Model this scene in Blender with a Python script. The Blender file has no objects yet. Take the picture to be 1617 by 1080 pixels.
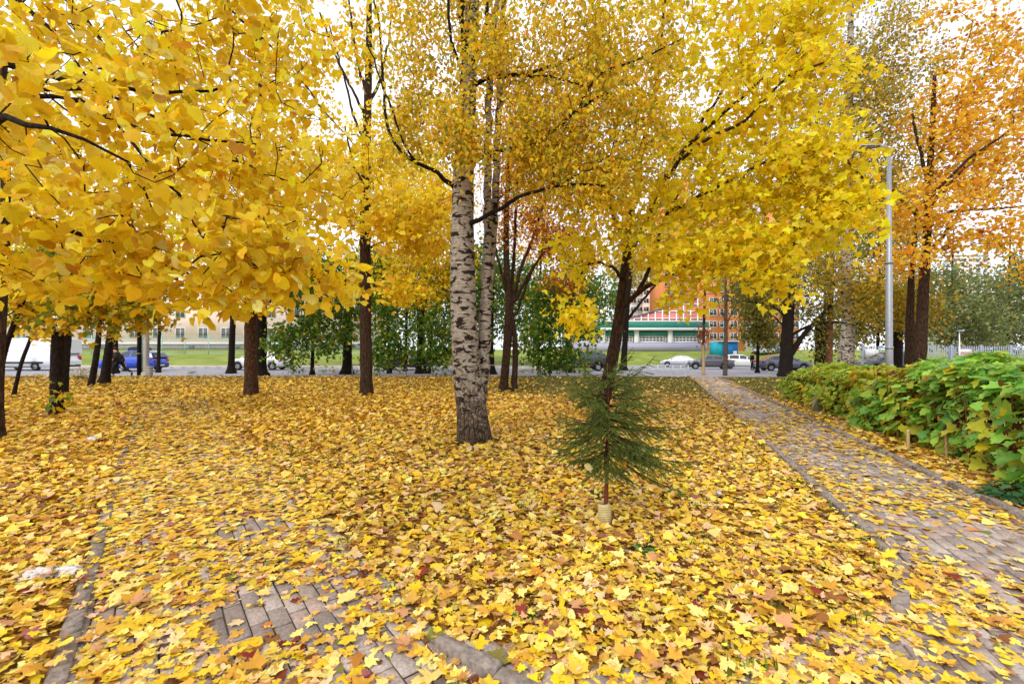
import bpy, bmesh, math, random
import numpy as np
from mathutils import Vector, Matrix
rng = np.random.default_rng(7); random.seed(7)
S = bpy.context.scene; COL = S.collection
R = math.radians

# ------------------------------------------------------------------ camera, sky, sun, exposure
F, HOR, CX, H = 719.0, 552.0, 808.5, 1.55          # focal length in photo pixels, horizon row, centre column, eye height
cam = bpy.data.cameras.new('camera'); cam.sensor_width = 36; cam.lens = 36*F/1617; cam.shift_y = (HOR-540)/1617
cam.clip_start = .05; cam.clip_end = 3000
co = bpy.data.objects.new('camera', cam); COL.objects.link(co); co.location = (0, 0, H); co.rotation_euler = (R(90), 0, 0)
S.camera = co
SUN_EL, SUN_ROT = R(42), R(215)
W = bpy.data.worlds.new('World'); S.world = W; W.use_nodes = True
wn = W.node_tree; wn.nodes.clear()
def wnode(t, **k):
    n = wn.nodes.new(t)
    for a, b in k.items(): setattr(n, a, b)
    return n
sky = wnode('ShaderNodeTexSky', sky_type='NISHITA', sun_disc=False, sun_elevation=SUN_EL, sun_rotation=SUN_ROT, air_density=1.0, dust_density=2.0)
tc = wnode('ShaderNodeTexCoord'); nz = wnode('ShaderNodeTexNoise'); nz.inputs['Scale'].default_value = 2.6; nz.inputs['Detail'].default_value = 6
rp = wnode('ShaderNodeValToRGB'); rp.color_ramp.elements[0].position = .32; rp.color_ramp.elements[0].color = (.62,)*3+(1,)
rp.color_ramp.elements[1].position = .60; rp.color_ramp.elements[1].color = (1, 1, 1, 1)
mx = wnode('ShaderNodeMix', data_type='RGBA'); mx.inputs[7].default_value = (9.6, 9.9, 10.6, 1)   # the closed cloud layer
bg = wnode('ShaderNodeBackground'); bg.inputs['Strength'].default_value = .10
wo = wnode('ShaderNodeOutputWorld')
L_ = wn.links.new
L_(tc.outputs['Generated'], nz.inputs['Vector']); L_(nz.outputs['Fac'], rp.inputs['Fac'])
L_(rp.outputs['Color'], mx.inputs[0]); L_(sky.outputs['Color'], mx.inputs[6]); L_(mx.outputs[2], bg.inputs['Color']); L_(bg.outputs[0], wo.inputs[0])
sl = bpy.data.lights.new('sun', 'SUN'); sl.energy = 1.2; sl.angle = R(25); sl.color = (1, .96, .88)
so = bpy.data.objects.new('sun', sl); COL.objects.link(so)
az = R(215)                                           # from behind the camera's left shoulder
so.rotation_euler = Vector((-math.sin(az)*math.cos(SUN_EL), -math.cos(az)*math.cos(SUN_EL), -math.sin(SUN_EL))).to_track_quat('-Z', 'Y').to_euler()
S.view_settings.view_transform = 'Standard'; S.view_settings.look = 'None'; S.view_settings.gamma = 1
S.view_settings.use_curve_mapping = False; S.view_settings.exposure = 0.70
S.render.engine = 'CYCLES'
cy = S.cycles; cy.max_bounces = 8; cy.diffuse_bounces = 4; cy.glossy_bounces = 2; cy.transmission_bounces = 4; cy.transparent_max_bounces = 6
cy.use_denoising = True; cy.sample_clamp_indirect = 6; cy.use_adaptive_sampling = True; cy.adaptive_threshold = .02

# ------------------------------------------------------------------ helpers
def s2l(c):
    c = np.asarray(c, float)/255; return np.where(c <= .04045, c/12.92, ((c+.055)/1.055)**2.4)
def P(px, py, Z):                                     # where a thing seen at that spot of the photo stands, Z metres ahead
    return np.array([(px-CX)*Z/F, Z, H-(py-HOR)*Z/F])
def sstep(a, b, x):
    t = np.clip((np.asarray(x, float)-a)/(b-a), 0, 1); return t*t*(3-2*t)
def T(x, y):                                          # height of the ground
    x = np.asarray(x, float); y = np.asarray(y, float)
    r = sstep(-2, 14, x)
    z = -.016*np.clip(y-22, 0, 46)*r
    left = (1-r)*(.9*sstep(42, 58, y)+.6*sstep(60, 76, y))
    right = r*1.95*sstep(67, 83, y)
    return z+left+right+.012*np.sin(x*.9+.3)*np.sin(y*.7)*sstep(6, 12, y)*(1-sstep(20, 26, y))
def G(px, py):                                        # ground point seen at a spot of the photo
    Z = H*F/(py-HOR)
    for _ in range(12):
        x = (px-CX)*Z/F; Z = (H-float(T(x, Z)))*F/(py-HOR)
    return np.array([(px-CX)*Z/F, Z, float(T((px-CX)*Z/F, Z))])
def vnoise(x, y, sc, seed=0):                         # smooth value noise 0..1
    g = np.random.default_rng(seed).random((64, 64))
    x = np.asarray(x)*sc+100; y = np.asarray(y)*sc+100
    xi = np.floor(x).astype(int); yi = np.floor(y).astype(int); fx = x-xi; fy = y-yi
    fx = fx*fx*(3-2*fx); fy = fy*fy*(3-2*fy)
    a = g[xi % 64, yi % 64]; b = g[(xi+1) % 64, yi % 64]; c = g[xi % 64, (yi+1) % 64]; d = g[(xi+1) % 64, (yi+1) % 64]
    return (a*(1-fx)+b*fx)*(1-fy)+(c*(1-fx)+d*fx)*fy
def unit(v):
    v = np.asarray(v, float); return v/np.maximum(np.linalg.norm(v, axis=-1, keepdims=True), 1e-9)

def mesh_np(name, V, tris=None, quads=None, smooth=False, col=None, lc=None):
    me = bpy.data.meshes.new(name)
    V = np.asarray(V, np.float32).reshape(-1, 3)
    tris = np.zeros((0, 3), int) if tris is None or len(tris) == 0 else np.asarray(tris).reshape(-1, 3)
    quads = np.zeros((0, 4), int) if quads is None or len(quads) == 0 else np.asarray(quads).reshape(-1, 4)
    nt, nq = len(tris), len(quads)
    me.vertices.add(len(V)); me.vertices.foreach_set('co', V.ravel())
    me.loops.add(nt*3+nq*4); me.loops.foreach_set('vertex_index', np.concatenate([tris.ravel(), quads.ravel()]).astype(np.int32))
    me.polygons.add(nt+nq)
    st = np.concatenate([np.arange(nt)*3, nt*3+np.arange(nq)*4]).astype(np.int32)
    me.polygons.foreach_set('loop_start', st)
    if smooth: me.polygons.foreach_set('use_smooth', np.ones(nt+nq, bool))
    if col is not None:
        a = me.attributes.new('tint', 'FLOAT_COLOR', 'POINT')
        a.data.foreach_set('color', np.concatenate([col, np.ones((len(col), 1))], 1).astype(np.float32).ravel())
    if lc is not None:
        a = me.attributes.new('lc', 'FLOAT_VECTOR', 'POINT'); a.data.foreach_set('vector', np.asarray(lc, np.float32).ravel())
    me.update(); me.validate()
    return me
def link(name, me, m=None, parent=None, loc=None, kind=None):
    o = bpy.data.objects.new(name, me); COL.objects.link(o)
    if m is not None and me is not None and not me.materials: me.materials.append(m)
    if parent is not None: o.parent = parent
    if loc is not None: o.location = loc
    if kind: o['kind'] = kind
    return o
def tag(o, label, cat, group=None):
    o['label'] = label; o['category'] = cat
    if group: o['group'] = group
    return o
def thing(name, label, cat, loc=(0, 0, 0), rz=0, group=None):
    o = bpy.data.objects.new(name, None); COL.objects.link(o); o.location = tuple(loc); o.rotation_euler = (0, 0, rz)
    o.empty_display_size = .2
    return tag(o, label, cat, group)

class MB:                                             # collects simple solids for ONE mesh object
    def __init__(s): s.v = []; s.t = []; s.q = []; s.n = 0; s.c = []
    def add(s, V, tris=(), quads=(), col=None):
        V = np.asarray(V, float).reshape(-1, 3)
        if len(tris): s.t.append(np.asarray(tris).reshape(-1, 3)+s.n)
        if len(quads): s.q.append(np.asarray(quads).reshape(-1, 4)+s.n)
        s.v.append(V); s.n += len(V)
        if col is not None: s.c.append(np.tile(np.asarray(col, float), (len(V), 1)))
        return s
    def box(s, c, d, rz=0, col=None, cham=0, rot=None):
        x, y, z = np.asarray(d)/2.
        if cham:
            V = [(i*x, j*y, -z) for i, j in ((-1, -1), (1, -1), (1, 1), (-1, 1))]+[(i*x, j*y, z-cham) for i, j in ((-1, -1), (1, -1), (1, 1), (-1, 1))]+[(i*(x-cham), j*(y-cham), z) for i, j in ((-1, -1), (1, -1), (1, 1), (-1, 1))]
            Q = [(0, 1, 5, 4), (1, 2, 6, 5), (2, 3, 7, 6), (3, 0, 4, 7), (4, 5, 9, 8), (5, 6, 10, 9), (6, 7, 11, 10), (7, 4, 8, 11), (8, 9, 10, 11)]
        else:
            V = [(i*x, j*y, k*z) for k in (-1, 1) for i, j in ((-1, -1), (1, -1), (1, 1), (-1, 1))]
            Q = [(0, 3, 2, 1), (4, 5, 6, 7), (0, 1, 5, 4), (1, 2, 6, 5), (2, 3, 7, 6), (3, 0, 4, 7)]
        V = np.array(V, float)
        if rot is not None: V = V @ np.asarray(rot).T
        if rz:
            cs, sn = math.cos(rz), math.sin(rz); V = V @ np.array([[cs, sn, 0], [-sn, cs, 0], [0, 0, 1]])
        return s.add(V+np.asarray(c, float), quads=Q, col=col)
    def tube(s, pts, rad, sides=8, rough=0, cap=True):
        pts = np.asarray(pts, float); rad = np.broadcast_to(np.asarray(rad, float), (len(pts),))
        tg = unit(np.gradient(pts, axis=0)); up = np.array([1., 0, 0]) if abs(tg[0][0]) < .8 else np.array([0, 1., 0])
        a = unit(up-tg[0]*np.dot(up, tg[0])); ang = np.arange(sides)*2*math.pi/sides; V = np.zeros((len(pts), sides, 3))
        for i in range(len(pts)):
            a = unit(a-tg[i]*np.dot(a, tg[i])); b = np.cross(tg[i], a); r = rad[i]
            rr = r*(1+rough*(rng.random(sides)-.5)) if rough else np.full(sides, r)
            V[i] = pts[i]+(np.cos(ang)*rr)[:, None]*a+(np.sin(ang)*rr)[:, None]*b
        i, j = np.meshgrid(np.arange(len(pts)-1), np.arange(sides), indexing='ij'); k = (j+1) % sides
        Q = np.stack([i*sides+j, i*sides+k, (i+1)*sides+k, (i+1)*sides+j], -1).reshape(-1, 4)
        V = V.reshape(-1, 3); tr = []
        if cap:
            n = len(V); V = np.concatenate([V, pts[[0, -1]]]); m = (len(pts)-1)*sides
            for j in range(sides): tr += [(n, (j+1) % sides, j), (n+1, m+j, m+(j+1) % sides)]
        return s.add(V, tris=tr, quads=Q)
    def lathe(s, prof, sides=16, axis='z', c=(0, 0, 0)):
        ang = np.arange(sides)*2*math.pi/sides; prof = np.asarray(prof, float)
        V = np.stack([np.outer(prof[:, 0], np.cos(ang)), np.outer(prof[:, 0], np.sin(ang)), np.repeat(prof[:, 1:2], sides, 1)], -1).reshape(-1, 3)
        if axis == 'y': V = V[:, [0, 2, 1]]
        if axis == 'x': V = V[:, [2, 0, 1]]
        i, j = np.meshgrid(np.arange(len(prof)-1), np.arange(sides), indexing='ij'); k = (j+1) % sides
        return s.add(V+np.asarray(c, float), quads=np.stack([i*sides+j, i*sides+k, (i+1)*sides+k, (i+1)*sides+j], -1).reshape(-1, 4))
    def me(s, name, smooth=False):
        return mesh_np(name, np.concatenate(s.v), np.concatenate(s.t) if s.t else None, np.concatenate(s.q) if s.q else None, smooth, np.concatenate(s.c) if s.c else None)
    def build(s, name, m, parent=None, smooth=False, loc=None, kind=None):
        return link(name, s.me(name, smooth), m, parent, loc, kind)

# ------------------------------------------------------------------ materials
def material(name, rough=.8, spec=.3, metal=0):
    m = bpy.data.materials.new(name); m.use_nodes = True; nt = m.node_tree; b = nt.nodes['Principled BSDF']
    b.inputs['Roughness'].default_value = rough; b.inputs['Specular IOR Level'].default_value = spec; b.inputs['Metallic'].default_value = metal
    return m, nt, b
def N(nt, t, ins=None, **k):
    n = nt.nodes.new(t)
    for a, v in k.items(): setattr(n, a, v)
    for a, v in (ins or {}).items():
        if isinstance(v, bpy.types.NodeSocket): nt.links.new(v, n.inputs[a])
        else: n.inputs[a].default_value = v
    return n
def ramp(nt, fac, stops):
    n = nt.nodes.new('ShaderNodeValToRGB'); e = n.color_ramp.elements
    while len(e) < len(stops): e.new(.5)
    for el, (p, c) in zip(e, stops): el.position = p; el.color = tuple(c)[:3]+(1,)
    nt.links.new(fac, n.inputs['Fac']); return n.outputs['Color']
def mixc(nt, f, a, b, mode='MIX'):
    n = nt.nodes.new('ShaderNodeMix'); n.data_type = 'RGBA'; n.blend_type = mode
    for i, v in ((0, f), (6, a), (7, b)):
        if isinstance(v, bpy.types.NodeSocket): nt.links.new(v, n.inputs[i])
        else: n.inputs[i].default_value = v if i == 0 else tuple(v)[:3]+(1,)
    return n.outputs[2]
def bump(nt, b, h, strength=.5, dist=.02):
    n = N(nt, 'ShaderNodeBump', {'Strength': strength, 'Distance': dist, 'Height': h}); nt.links.new(n.outputs[0], b.inputs['Normal'])
def mapped(nt, scale):
    t = nt.nodes.new('ShaderNodeTexCoord'); m = N(nt, 'ShaderNodeMapping', {'Vector': t.outputs['Object'], 'Scale': scale}); return m.outputs[0]
def plain(name, c, rough=.6, spec=.3, metal=0, var=.12, scale=6, bmp=0):
    m, nt, b = material(name, rough, spec, metal)
    n = N(nt, 'ShaderNodeTexNoise', {'Vector': mapped(nt, (1, 1, 1)), 'Scale': scale, 'Detail': 5})
    c = np.array(c[:3]); nt.links.new(ramp(nt, n.outputs[0], [(.3, c*(1-var)), (.7, np.clip(c*(1+var), 0, 1))]), b.inputs['Base Color'])
    if bmp: bump(nt, b, n.outputs[0], bmp, .02)
    return m
def leaf_mat(name, transl=.38, vein=.0, rough=.5, spot=.35):
    m, nt, b = material(name, rough, .25)
    at = N(nt, 'ShaderNodeAttribute', attribute_name='tint')
    lc = N(nt, 'ShaderNodeAttribute', attribute_name='lc')
    gx = nt.nodes.new('ShaderNodeNewGeometry')
    no = N(nt, 'ShaderNodeTexNoise', {'Vector': gx.outputs['Position'], 'Scale': 28, 'Detail': 3})
    c = mixc(nt, ramp(nt, no.outputs[0], [(.56, (0, 0, 0)), (.74, (spot,)*3)]), at.outputs['Color'], s2l((150, 88, 22)))
    if vein:
        sp = N(nt, 'ShaderNodeSeparateXYZ', {0: lc.outputs['Vector']})
        an = N(nt, 'ShaderNodeMath', {0: sp.outputs[0], 1: sp.outputs[1]}, operation='ARCTAN2')
        s1 = N(nt, 'ShaderNodeMath', {0: an.outputs[0], 1: 3.2}, operation='MULTIPLY')
        s2 = N(nt, 'ShaderNodeMath', {0: s1.outputs[0], 1: .5}, operation='ADD')
        s3 = N(nt, 'ShaderNodeMath', {0: s2.outputs[0]}, operation='FRACT')
        s4 = N(nt, 'ShaderNodeMath', {0: s3.outputs[0], 1: .5}, operation='SUBTRACT'); s5 = N(nt, 'ShaderNodeMath', {0: s4.outputs[0]}, operation='ABSOLUTE')
        c = mixc(nt, ramp(nt, s5.outputs[0], [(.0, (vein,)*3), (.09, (0, 0, 0))]), c, s2l((150, 100, 20)))
    nt.links.new(c, b.inputs['Base Color'])
    tr = N(nt, 'ShaderNodeBsdfTranslucent', {'Color': c})
    ms = N(nt, 'ShaderNodeMixShader', {0: transl, 1: b.outputs[0], 2: tr.outputs[0]})
    nt.links.new(ms.outputs[0], nt.nodes['Material Output'].inputs['Surface'])
    return m
def bark(name, dark, light, sc=9, lichen=None):
    m, nt, b = material(name, .92, .15)
    v = N(nt, 'ShaderNodeTexVoronoi', {'Vector': mapped(nt, (sc, sc, sc*.22)), 'Scale': 2.2}, feature='DISTANCE_TO_EDGE')
    n = N(nt, 'ShaderNodeTexNoise', {'Vector': mapped(nt, (sc, sc, sc*.3)), 'Scale': 3, 'Detail': 6, 'Roughness': .7})
    c = ramp(nt, n.outputs[0], [(.3, dark), (.72, light)])
    c = mixc(nt, ramp(nt, v.outputs[0], [(.0, (.75,)*3), (.16, (0,)*3)]), c, np.array(dark)*.45)
    if lichen is not None:
        l = N(nt, 'ShaderNodeTexNoise', {'Vector': mapped(nt, (1, 1, 1)), 'Scale': 14, 'Detail': 5, 'Roughness': .75})
        c = mixc(nt, ramp(nt, l.outputs[0], [(.55, (0,)*3), (.66, (.7,)*3)]), c, lichen)
    nt.links.new(c, b.inputs['Base Color'])
    ad = N(nt, 'ShaderNodeMath', {0: v.outputs[0], 1: n.outputs[0]}, operation='ADD'); bump(nt, b, ad.outputs[0], .9, .03)
    return m
def birch_mat(name, base_z, white=(180, 168, 152)):
    m, nt, b = material(name, .8, .2)
    t = nt.nodes.new('ShaderNodeTexCoord'); sp = N(nt, 'ShaderNodeSeparateXYZ', {0: t.outputs['Object']})
    n0 = N(nt, 'ShaderNodeTexNoise', {'Vector': mapped(nt, (3.0, 3.0, 26)), 'Scale': 1.6, 'Detail': 6, 'Roughness': .65, 'Distortion': .5})
    n1 = N(nt, 'ShaderNodeTexNoise', {'Vector': mapped(nt, (3.2, 3.2, 7.5)), 'Scale': 1.7, 'Detail': 5, 'Roughness': .6, 'Distortion': .6})
    n2 = N(nt, 'ShaderNodeTexNoise', {'Vector': mapped(nt, (9, 9, 5)), 'Scale': 2.2, 'Detail': 7, 'Roughness': .72})
    wht = ramp(nt, n2.outputs[0], [(.3, s2l(np.array(white)*.74)), (.65, s2l(white))])
    line = ramp(nt, n0.outputs[0], [(.52, (0,)*3), (.60, (.85,)*3)])
    patch = ramp(nt, n1.outputs[0], [(.515, (0,)*3), (.555, (1,)*3)])
    c = mixc(nt, line, wht, s2l((112, 92, 76))); c = mixc(nt, patch, c, s2l((38, 28, 22)))
    vc = N(nt, 'ShaderNodeTexVoronoi', {'Vector': mapped(nt, (7, 7, 1.9)), 'Scale': 2.0}, feature='DISTANCE_TO_EDGE'); n3 = N(nt, 'ShaderNodeTexNoise', {'Vector': mapped(nt, (5, 5, 3)), 'Scale': 3.2, 'Detail': 8, 'Roughness': .8})
    # the thick dark cracked bark a birch grows at its foot
    hz = N(nt, 'ShaderNodeMapRange', {0: sp.outputs[2], 1: base_z, 2: base_z+2.3, 3: .17, 4: -.17})
    f = N(nt, 'ShaderNodeMath', {0: n3.outputs[0], 1: hz.outputs[0]}, operation='ADD')
    foot = ramp(nt, f.outputs[0], [(.53, (0,)*3), (.58, (1,)*3)])
    c = mixc(nt, foot, c, mixc(nt, ramp(nt, vc.outputs[0], [(.0, (1,)*3), (.16, (0,)*3)]), ramp(nt, n3.outputs[0], [(.35, s2l((54, 40, 30))), (.54, s2l((88, 70, 53))), (.68, s2l((160, 146, 126)))]), s2l((28, 20, 15))))
    nt.links.new(c, b.inputs['Base Color'])
    ad = N(nt, 'ShaderNodeMath', {0: n3.outputs[0], 1: vc.outputs[0]}, operation='ADD'); bump(nt, b, ad.outputs[0], .9, .04)
    return m
M = {}
M['leaf'] = leaf_mat('tree_leaf', .54)
M['linden'] = leaf_mat('linden_leaf', .52, vein=.32, spot=.5)
M['litter'] = leaf_mat('fallen_leaf', .15, vein=.25, rough=.62, spot=.45)
M['shrub'] = leaf_mat('shrub_leaf', .4, vein=.0, rough=.42, spot=.12)
M['bark'] = bark('dark_bark', s2l((22, 16, 13)), s2l((56, 45, 37)))
M['barkbrown'] = bark('brown_bark', s2l((38, 26, 20)), s2l((90, 68, 50)))
M['barklichen'] = bark('lichen_bark', s2l((44, 30, 22)), s2l((92, 66, 46)), lichen=s2l((150, 96, 40)))
M['barkgrey'] = bark('grey_bark', s2l((60, 50, 42)), s2l((128, 112, 96)))
M['barkred'] = bark('red_bark', s2l((110, 66, 44)), s2l((168, 116, 86)))
M['twig'] = plain('twig_bark', s2l((52, 36, 26)), .9, .1, var=.3)
M['stake'] = plain('stake_wood', s2l((176, 146, 100)), .8, .2, var=.2, scale=20)

# ------------------------------------------------------------------ leaf shapes
def mirror(right):                                    # right half from stem to tip -> closed outline
    right = np.array(right, float); left = right[1:-1][::-1]*[-1, 1]
    return np.concatenate([right, left])
def leaf_shape(right, centre, curl=.0, fold=.0, twist=.0, seed=0):
    o = mirror(right); V = np.zeros((len(o)+1, 3)); V[:-1, :2] = o; V[-1, :2] = (0, centre)
    g = np.random.default_rng(seed)
    V[1:-1, :2] += .035*g.normal(size=(len(V)-2, 2))
    r2 = (V[:, 0]**2+(V[:, 1]-centre)**2)
    V[:, 2] = -curl*r2+fold*np.abs(V[:, 0])+twist*V[:, 0]*(V[:, 1]-centre)+.05*g.normal(size=len(V))*(r2 > .1)
    n = len(o); tris = np.array([(n, i, (i+1) % n) for i in range(n)])
    lc = V.copy(); lc[:, 1] -= .02
    return V, tris, lc
MAPLE_HI = [(0, 0), (.10, -.05), (.36, -.14), (.33, .04), (.46, .10), (.66, .30), (.47, .38), (.24, .47), (.32, .66), (.17, .72), (0, 1.0)]
MAPLE_MID = [(0, 0), (.34, -.12), (.32, .08), (.64, .32), (.25, .47), (.2, .72), (0, 1.0)]
MAPLE_LOW = [(0, 0), (.5, .05), (.4, .5), (0, 1.0)]
LINDEN = [(0, 0), (.2, -.09), (.42, .04), (.52, .32), (.44, .62), (.22, .86), (0, 1.08)]
LINDEN_LOW = [(0, 0), (.4, 0.02), (.5, .4), (.25, .85), (0, 1.05)]
OVATE = [(0, 0), (.34, .22), (.24, .6), (0, 1.0)]
LOBED = [(0, 0), (.2, -.16), (.42, -.12), (.40, .08), (.62, .30), (.42, .44), (.34, .52), (.30, .74), (.14, .84), (0, 1.05)]
def variants(right, centre, k, curl=.25, fold=.25):
    g = np.random.default_rng(len(right)*10+k)
    return [leaf_shape(right, centre, g.uniform(-curl*.4, curl), g.uniform(-fold*.3, fold), g.uniform(-.3, .3), i) for i in range(k)]
SH = dict(maple_hi=variants(MAPLE_HI, .28, 12, .55, .5), maple=variants(MAPLE_MID, .28, 8, .4, .4), maple_low=variants(MAPLE_LOW, .35, 3),
          linden=variants(LINDEN, .42, 9, .45, .45), linden_low=variants(LINDEN_LOW, .4, 3), ovate=variants(OVATE, .4, 3, .1), lobed=variants(LOBED, .3, 5, .25, .15))
KITE = [(np.array([(0, 0, 0), (.42, .45, .08), (0, 1, -.05), (-.42, .45, .08)], float), np.array([(0, 1, 2), (0, 2, 3)]), np.zeros((4, 3)))]
SH['kite'] = KITE
def frames(n, t):
    n = unit(n); t = unit(t-n*np.sum(t*n, -1, keepdims=True)); s = np.cross(t, n)
    return np.stack([s, t, n], -1)                    # columns: side, tip, normal
def scatter(name, shape, pos, RM, sc, col, m, parent=None, kind='stuff', ret=False):
    if len(pos) == 0: return None
    Vs, Ts, Cs, Ls, n0 = [], [], [], [], 0
    var = SH[shape]; which = rng.integers(0, len(var), len(pos))
    for k, (V, tr, lc) in enumerate(var):
        i = np.where(which == k)[0]
        if not len(i): continue
        vv = np.einsum('nij,vj->nvi', RM[i], V)*sc[i][:, None, None]+pos[i][:, None, :]
        nv = len(V); Vs.append(vv.reshape(-1, 3)); Ts.append((tr[None]+(np.arange(len(i))*nv)[:, None, None]).reshape(-1, 3)+n0); n0 += len(i)*nv
        Cs.append(np.repeat(col[i], nv, 0)); Ls.append(np.tile(lc, (len(i), 1)))
    me = mesh_np(name, np.concatenate(Vs), np.concatenate(Ts), None, False, np.concatenate(Cs), np.concatenate(Ls))
    return link(name, me, m, parent, kind=kind)
def pal(n, table, jit=.12):
    w = np.array([t[1] for t in table], float); i = rng.choice(len(table), n, p=w/w.sum())
    c = np.stack([s2l(t[0]) for t in table])[i]
    c = c*(1+jit*rng.normal(size=(n, 1)))*(1+.05*rng.normal(size=(n, 3)))
    return np.clip(c, .004, .92)
YEL = [((242, 208, 40), 5), ((248, 218, 56), 4), ((234, 192, 34), 3), ((218, 164, 34), .8), ((210, 196, 50), 1.2)]
LIN = [((240, 208, 36), 5), ((246, 218, 62), 4), ((230, 192, 30), 4), ((216, 172, 34), .7), ((248, 230, 130), .7), ((190, 136, 40), .2)]
BRT = [((250, 218, 30), 5), ((252, 228, 60), 3.4), ((242, 204, 28), 2), ((214, 202, 46), 1)]
YGR = [((206, 176, 32), 3), ((166, 164, 44), 3), ((112, 136, 40), 2), ((226, 178, 30), 3)]
GRN = [((70, 112, 34), 4), ((96, 134, 42), 3), ((134, 150, 44), 2), ((190, 170, 40), 1)]
OLV = [((132, 128, 50), 4), ((108, 114, 48), 3), ((168, 150, 48), 2.5), ((196, 168, 50), 1)]
ORG = [((234, 178, 48), 4), ((240, 194, 54), 3.6), ((218, 146, 42), 1.8), ((244, 208, 66), 2.8), ((180, 96, 38), .4)]
BRN = [((176, 104, 34), 3), ((204, 134, 34), 3), ((150, 78, 28), 2), ((222, 170, 40), 1.5)]
BIR = [((238, 204, 50), 5), ((226, 186, 44), 2.5), ((196, 184, 58), 2), ((150, 160, 58), 1.2), ((228, 166, 46), .4)]
BIO = [((206, 180, 54), 3), ((162, 148, 52), 3), ((132, 132, 52), 2), ((212, 160, 40), 2)]
WIL = [((124, 136, 80), 4), ((142, 148, 90), 3), ((104, 120, 66), 2), ((168, 160, 84), 1.5)]
LIT = [((240, 204, 84), 5), ((246, 220, 128), 4), ((230, 188, 58), 3.6), ((216, 168, 70), 2.6), ((228, 184, 120), 2.2), ((190, 134, 70), 1.4), ((146, 94, 54), .8), ((240, 200, 36), 2.8), ((128, 46, 36), .28), ((156, 94, 92), .25), ((120, 124, 56), .2), ((104, 64, 40), .4), ((236, 196, 150), 2)]
LITO = [((234, 190, 54), 5), ((226, 174, 44), 4), ((212, 150, 42), 2.6), ((242, 206, 80), 3.4), ((180, 116, 46), 1.3), ((138, 86, 42), .9)]
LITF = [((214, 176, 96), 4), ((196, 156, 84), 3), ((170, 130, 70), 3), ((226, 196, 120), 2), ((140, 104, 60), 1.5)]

# ------------------------------------------------------------------ ground, road, banks
def sheet(name, xs, ys, zoff, m, mask=None, kind='structure'):
    X, Y = np.meshgrid(xs, ys, indexing='ij'); Z = T(X, Y)+zoff(X, Y)
    V = np.stack([X, Y, Z], -1).reshape(-1, 3); nx, ny = len(xs), len(ys)
    i, j = np.meshgrid(np.arange(nx-1), np.arange(ny-1), indexing='ij')
    Q = np.stack([i*ny+j, (i+1)*ny+j, (i+1)*ny+j+1, i*ny+j+1], -1).reshape(-1, 4)
    return link(name, mesh_np(name, V, None, Q, True), m, kind=kind)
ROAD0, ROAD1 = 27.0, 39.5
def lot_right(X): return 39.5+26*sstep(6, 16, X)      # on the right the asphalt widens into a car park
def ground_mat():
    m, nt, b = material('ground_soil_and_grass', .95, .1)
    g = nt.nodes.new('ShaderNodeNewGeometry'); sp = N(nt, 'ShaderNodeSeparateXYZ', {0: g.outputs['Position']})
    n = N(nt, 'ShaderNodeTexNoise', {'Vector': g.outputs['Position'], 'Scale': 18, 'Detail': 6, 'Roughness': .7})
    n2 = N(nt, 'ShaderNodeTexNoise', {'Vector': g.outputs['Position'], 'Scale': .5, 'Detail': 3})
    soil = ramp(nt, n.outputs[0], [(.3, s2l((84, 58, 32))), (.5, s2l((152, 108, 50))), (.7, s2l((200, 152, 70)))])
    lawn = ramp(nt, n.outputs[0], [(.3, s2l((70, 76, 34))), (.55, s2l((104, 98, 50))), (.75, s2l((134, 116, 66)))])
    bank = ramp(nt, n2.outputs[0], [(.3, s2l((112, 128, 54))), (.7, s2l((148, 156, 76)))])
    y1 = N(nt, 'ShaderNodeMapRange', {0: sp.outputs[1], 1: 13., 2: 20., 3: 0., 4: 1.})
    y1.clamp = True
    c = mixc(nt, y1.outputs[0], soil, lawn)
    y2 = N(nt, 'ShaderNodeMapRange', {0: sp.outputs[1], 1: 39., 2: 40., 3: 0., 4: 1.})
    c = mixc(nt, y2.outputs[0], c, bank)
    nt.links.new(c, b.inputs['Base Color']); bump(nt, b, n.outputs[0], .7, .04)
    return m
M['ground'] = ground_mat()
def noroad(X, Y): return -.16*((Y > ROAD0-.2) & (Y < lot_right(X)+.2))
def spaced(a, b, c, d, f): return np.unique(np.concatenate([np.linspace(a, b, 14), np.arange(b, c, f), np.linspace(c, d, 14)]))
sheet('ground', spaced(-1500, -90, 90, 1500, 1.0), spaced(-60, -4, 96, 2600, .5), noroad, M['ground'])
def asphalt():
    m, nt, b = material('asphalt', .8, .3)
    g = nt.nodes.new('ShaderNodeNewGeometry')
    n = N(nt, 'ShaderNodeTexNoise', {'Vector': g.outputs['Position'], 'Scale': 1.3, 'Detail': 8, 'Roughness': .7})
    nt.links.new(ramp(nt, n.outputs[0], [(.3, s2l((132, 130, 138))), (.7, s2l((164, 162, 172)))]), b.inputs['Base Color']); return m
M['asphalt'] = asphalt()
xs = np.arange(-90, 90.1, 1.)
def strip(name, f0, f1, zo, m, n=14, kind='structure', x0=-90, x1=90):
    xs = np.arange(x0, x1+.1, 1.); t = np.linspace(0, 1, n); X = np.repeat(xs[:, None], n, 1); Y = f0(xs)[:, None]*(1-t)+f1(xs)[:, None]*t
    V = np.stack([X, Y, T(X, Y)+zo], -1).reshape(-1, 3); i, j = np.meshgrid(np.arange(len(xs)-1), np.arange(n-1), indexing='ij')
    return link(name, mesh_np(name, V, None, np.stack([i*n+j, (i+1)*n+j, (i+1)*n+j+1, i*n+j+1], -1).reshape(-1, 4), True), m, kind=kind)
strip('road', lambda x: x*0+ROAD0-.7, lambda x: lot_right(x)+.7, -.07, M['asphalt'], 40)
M['kerb'] = plain('kerb_concrete', s2l((138, 125, 115)), .9, .15, var=.38, scale=26, bmp=.8)
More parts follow.
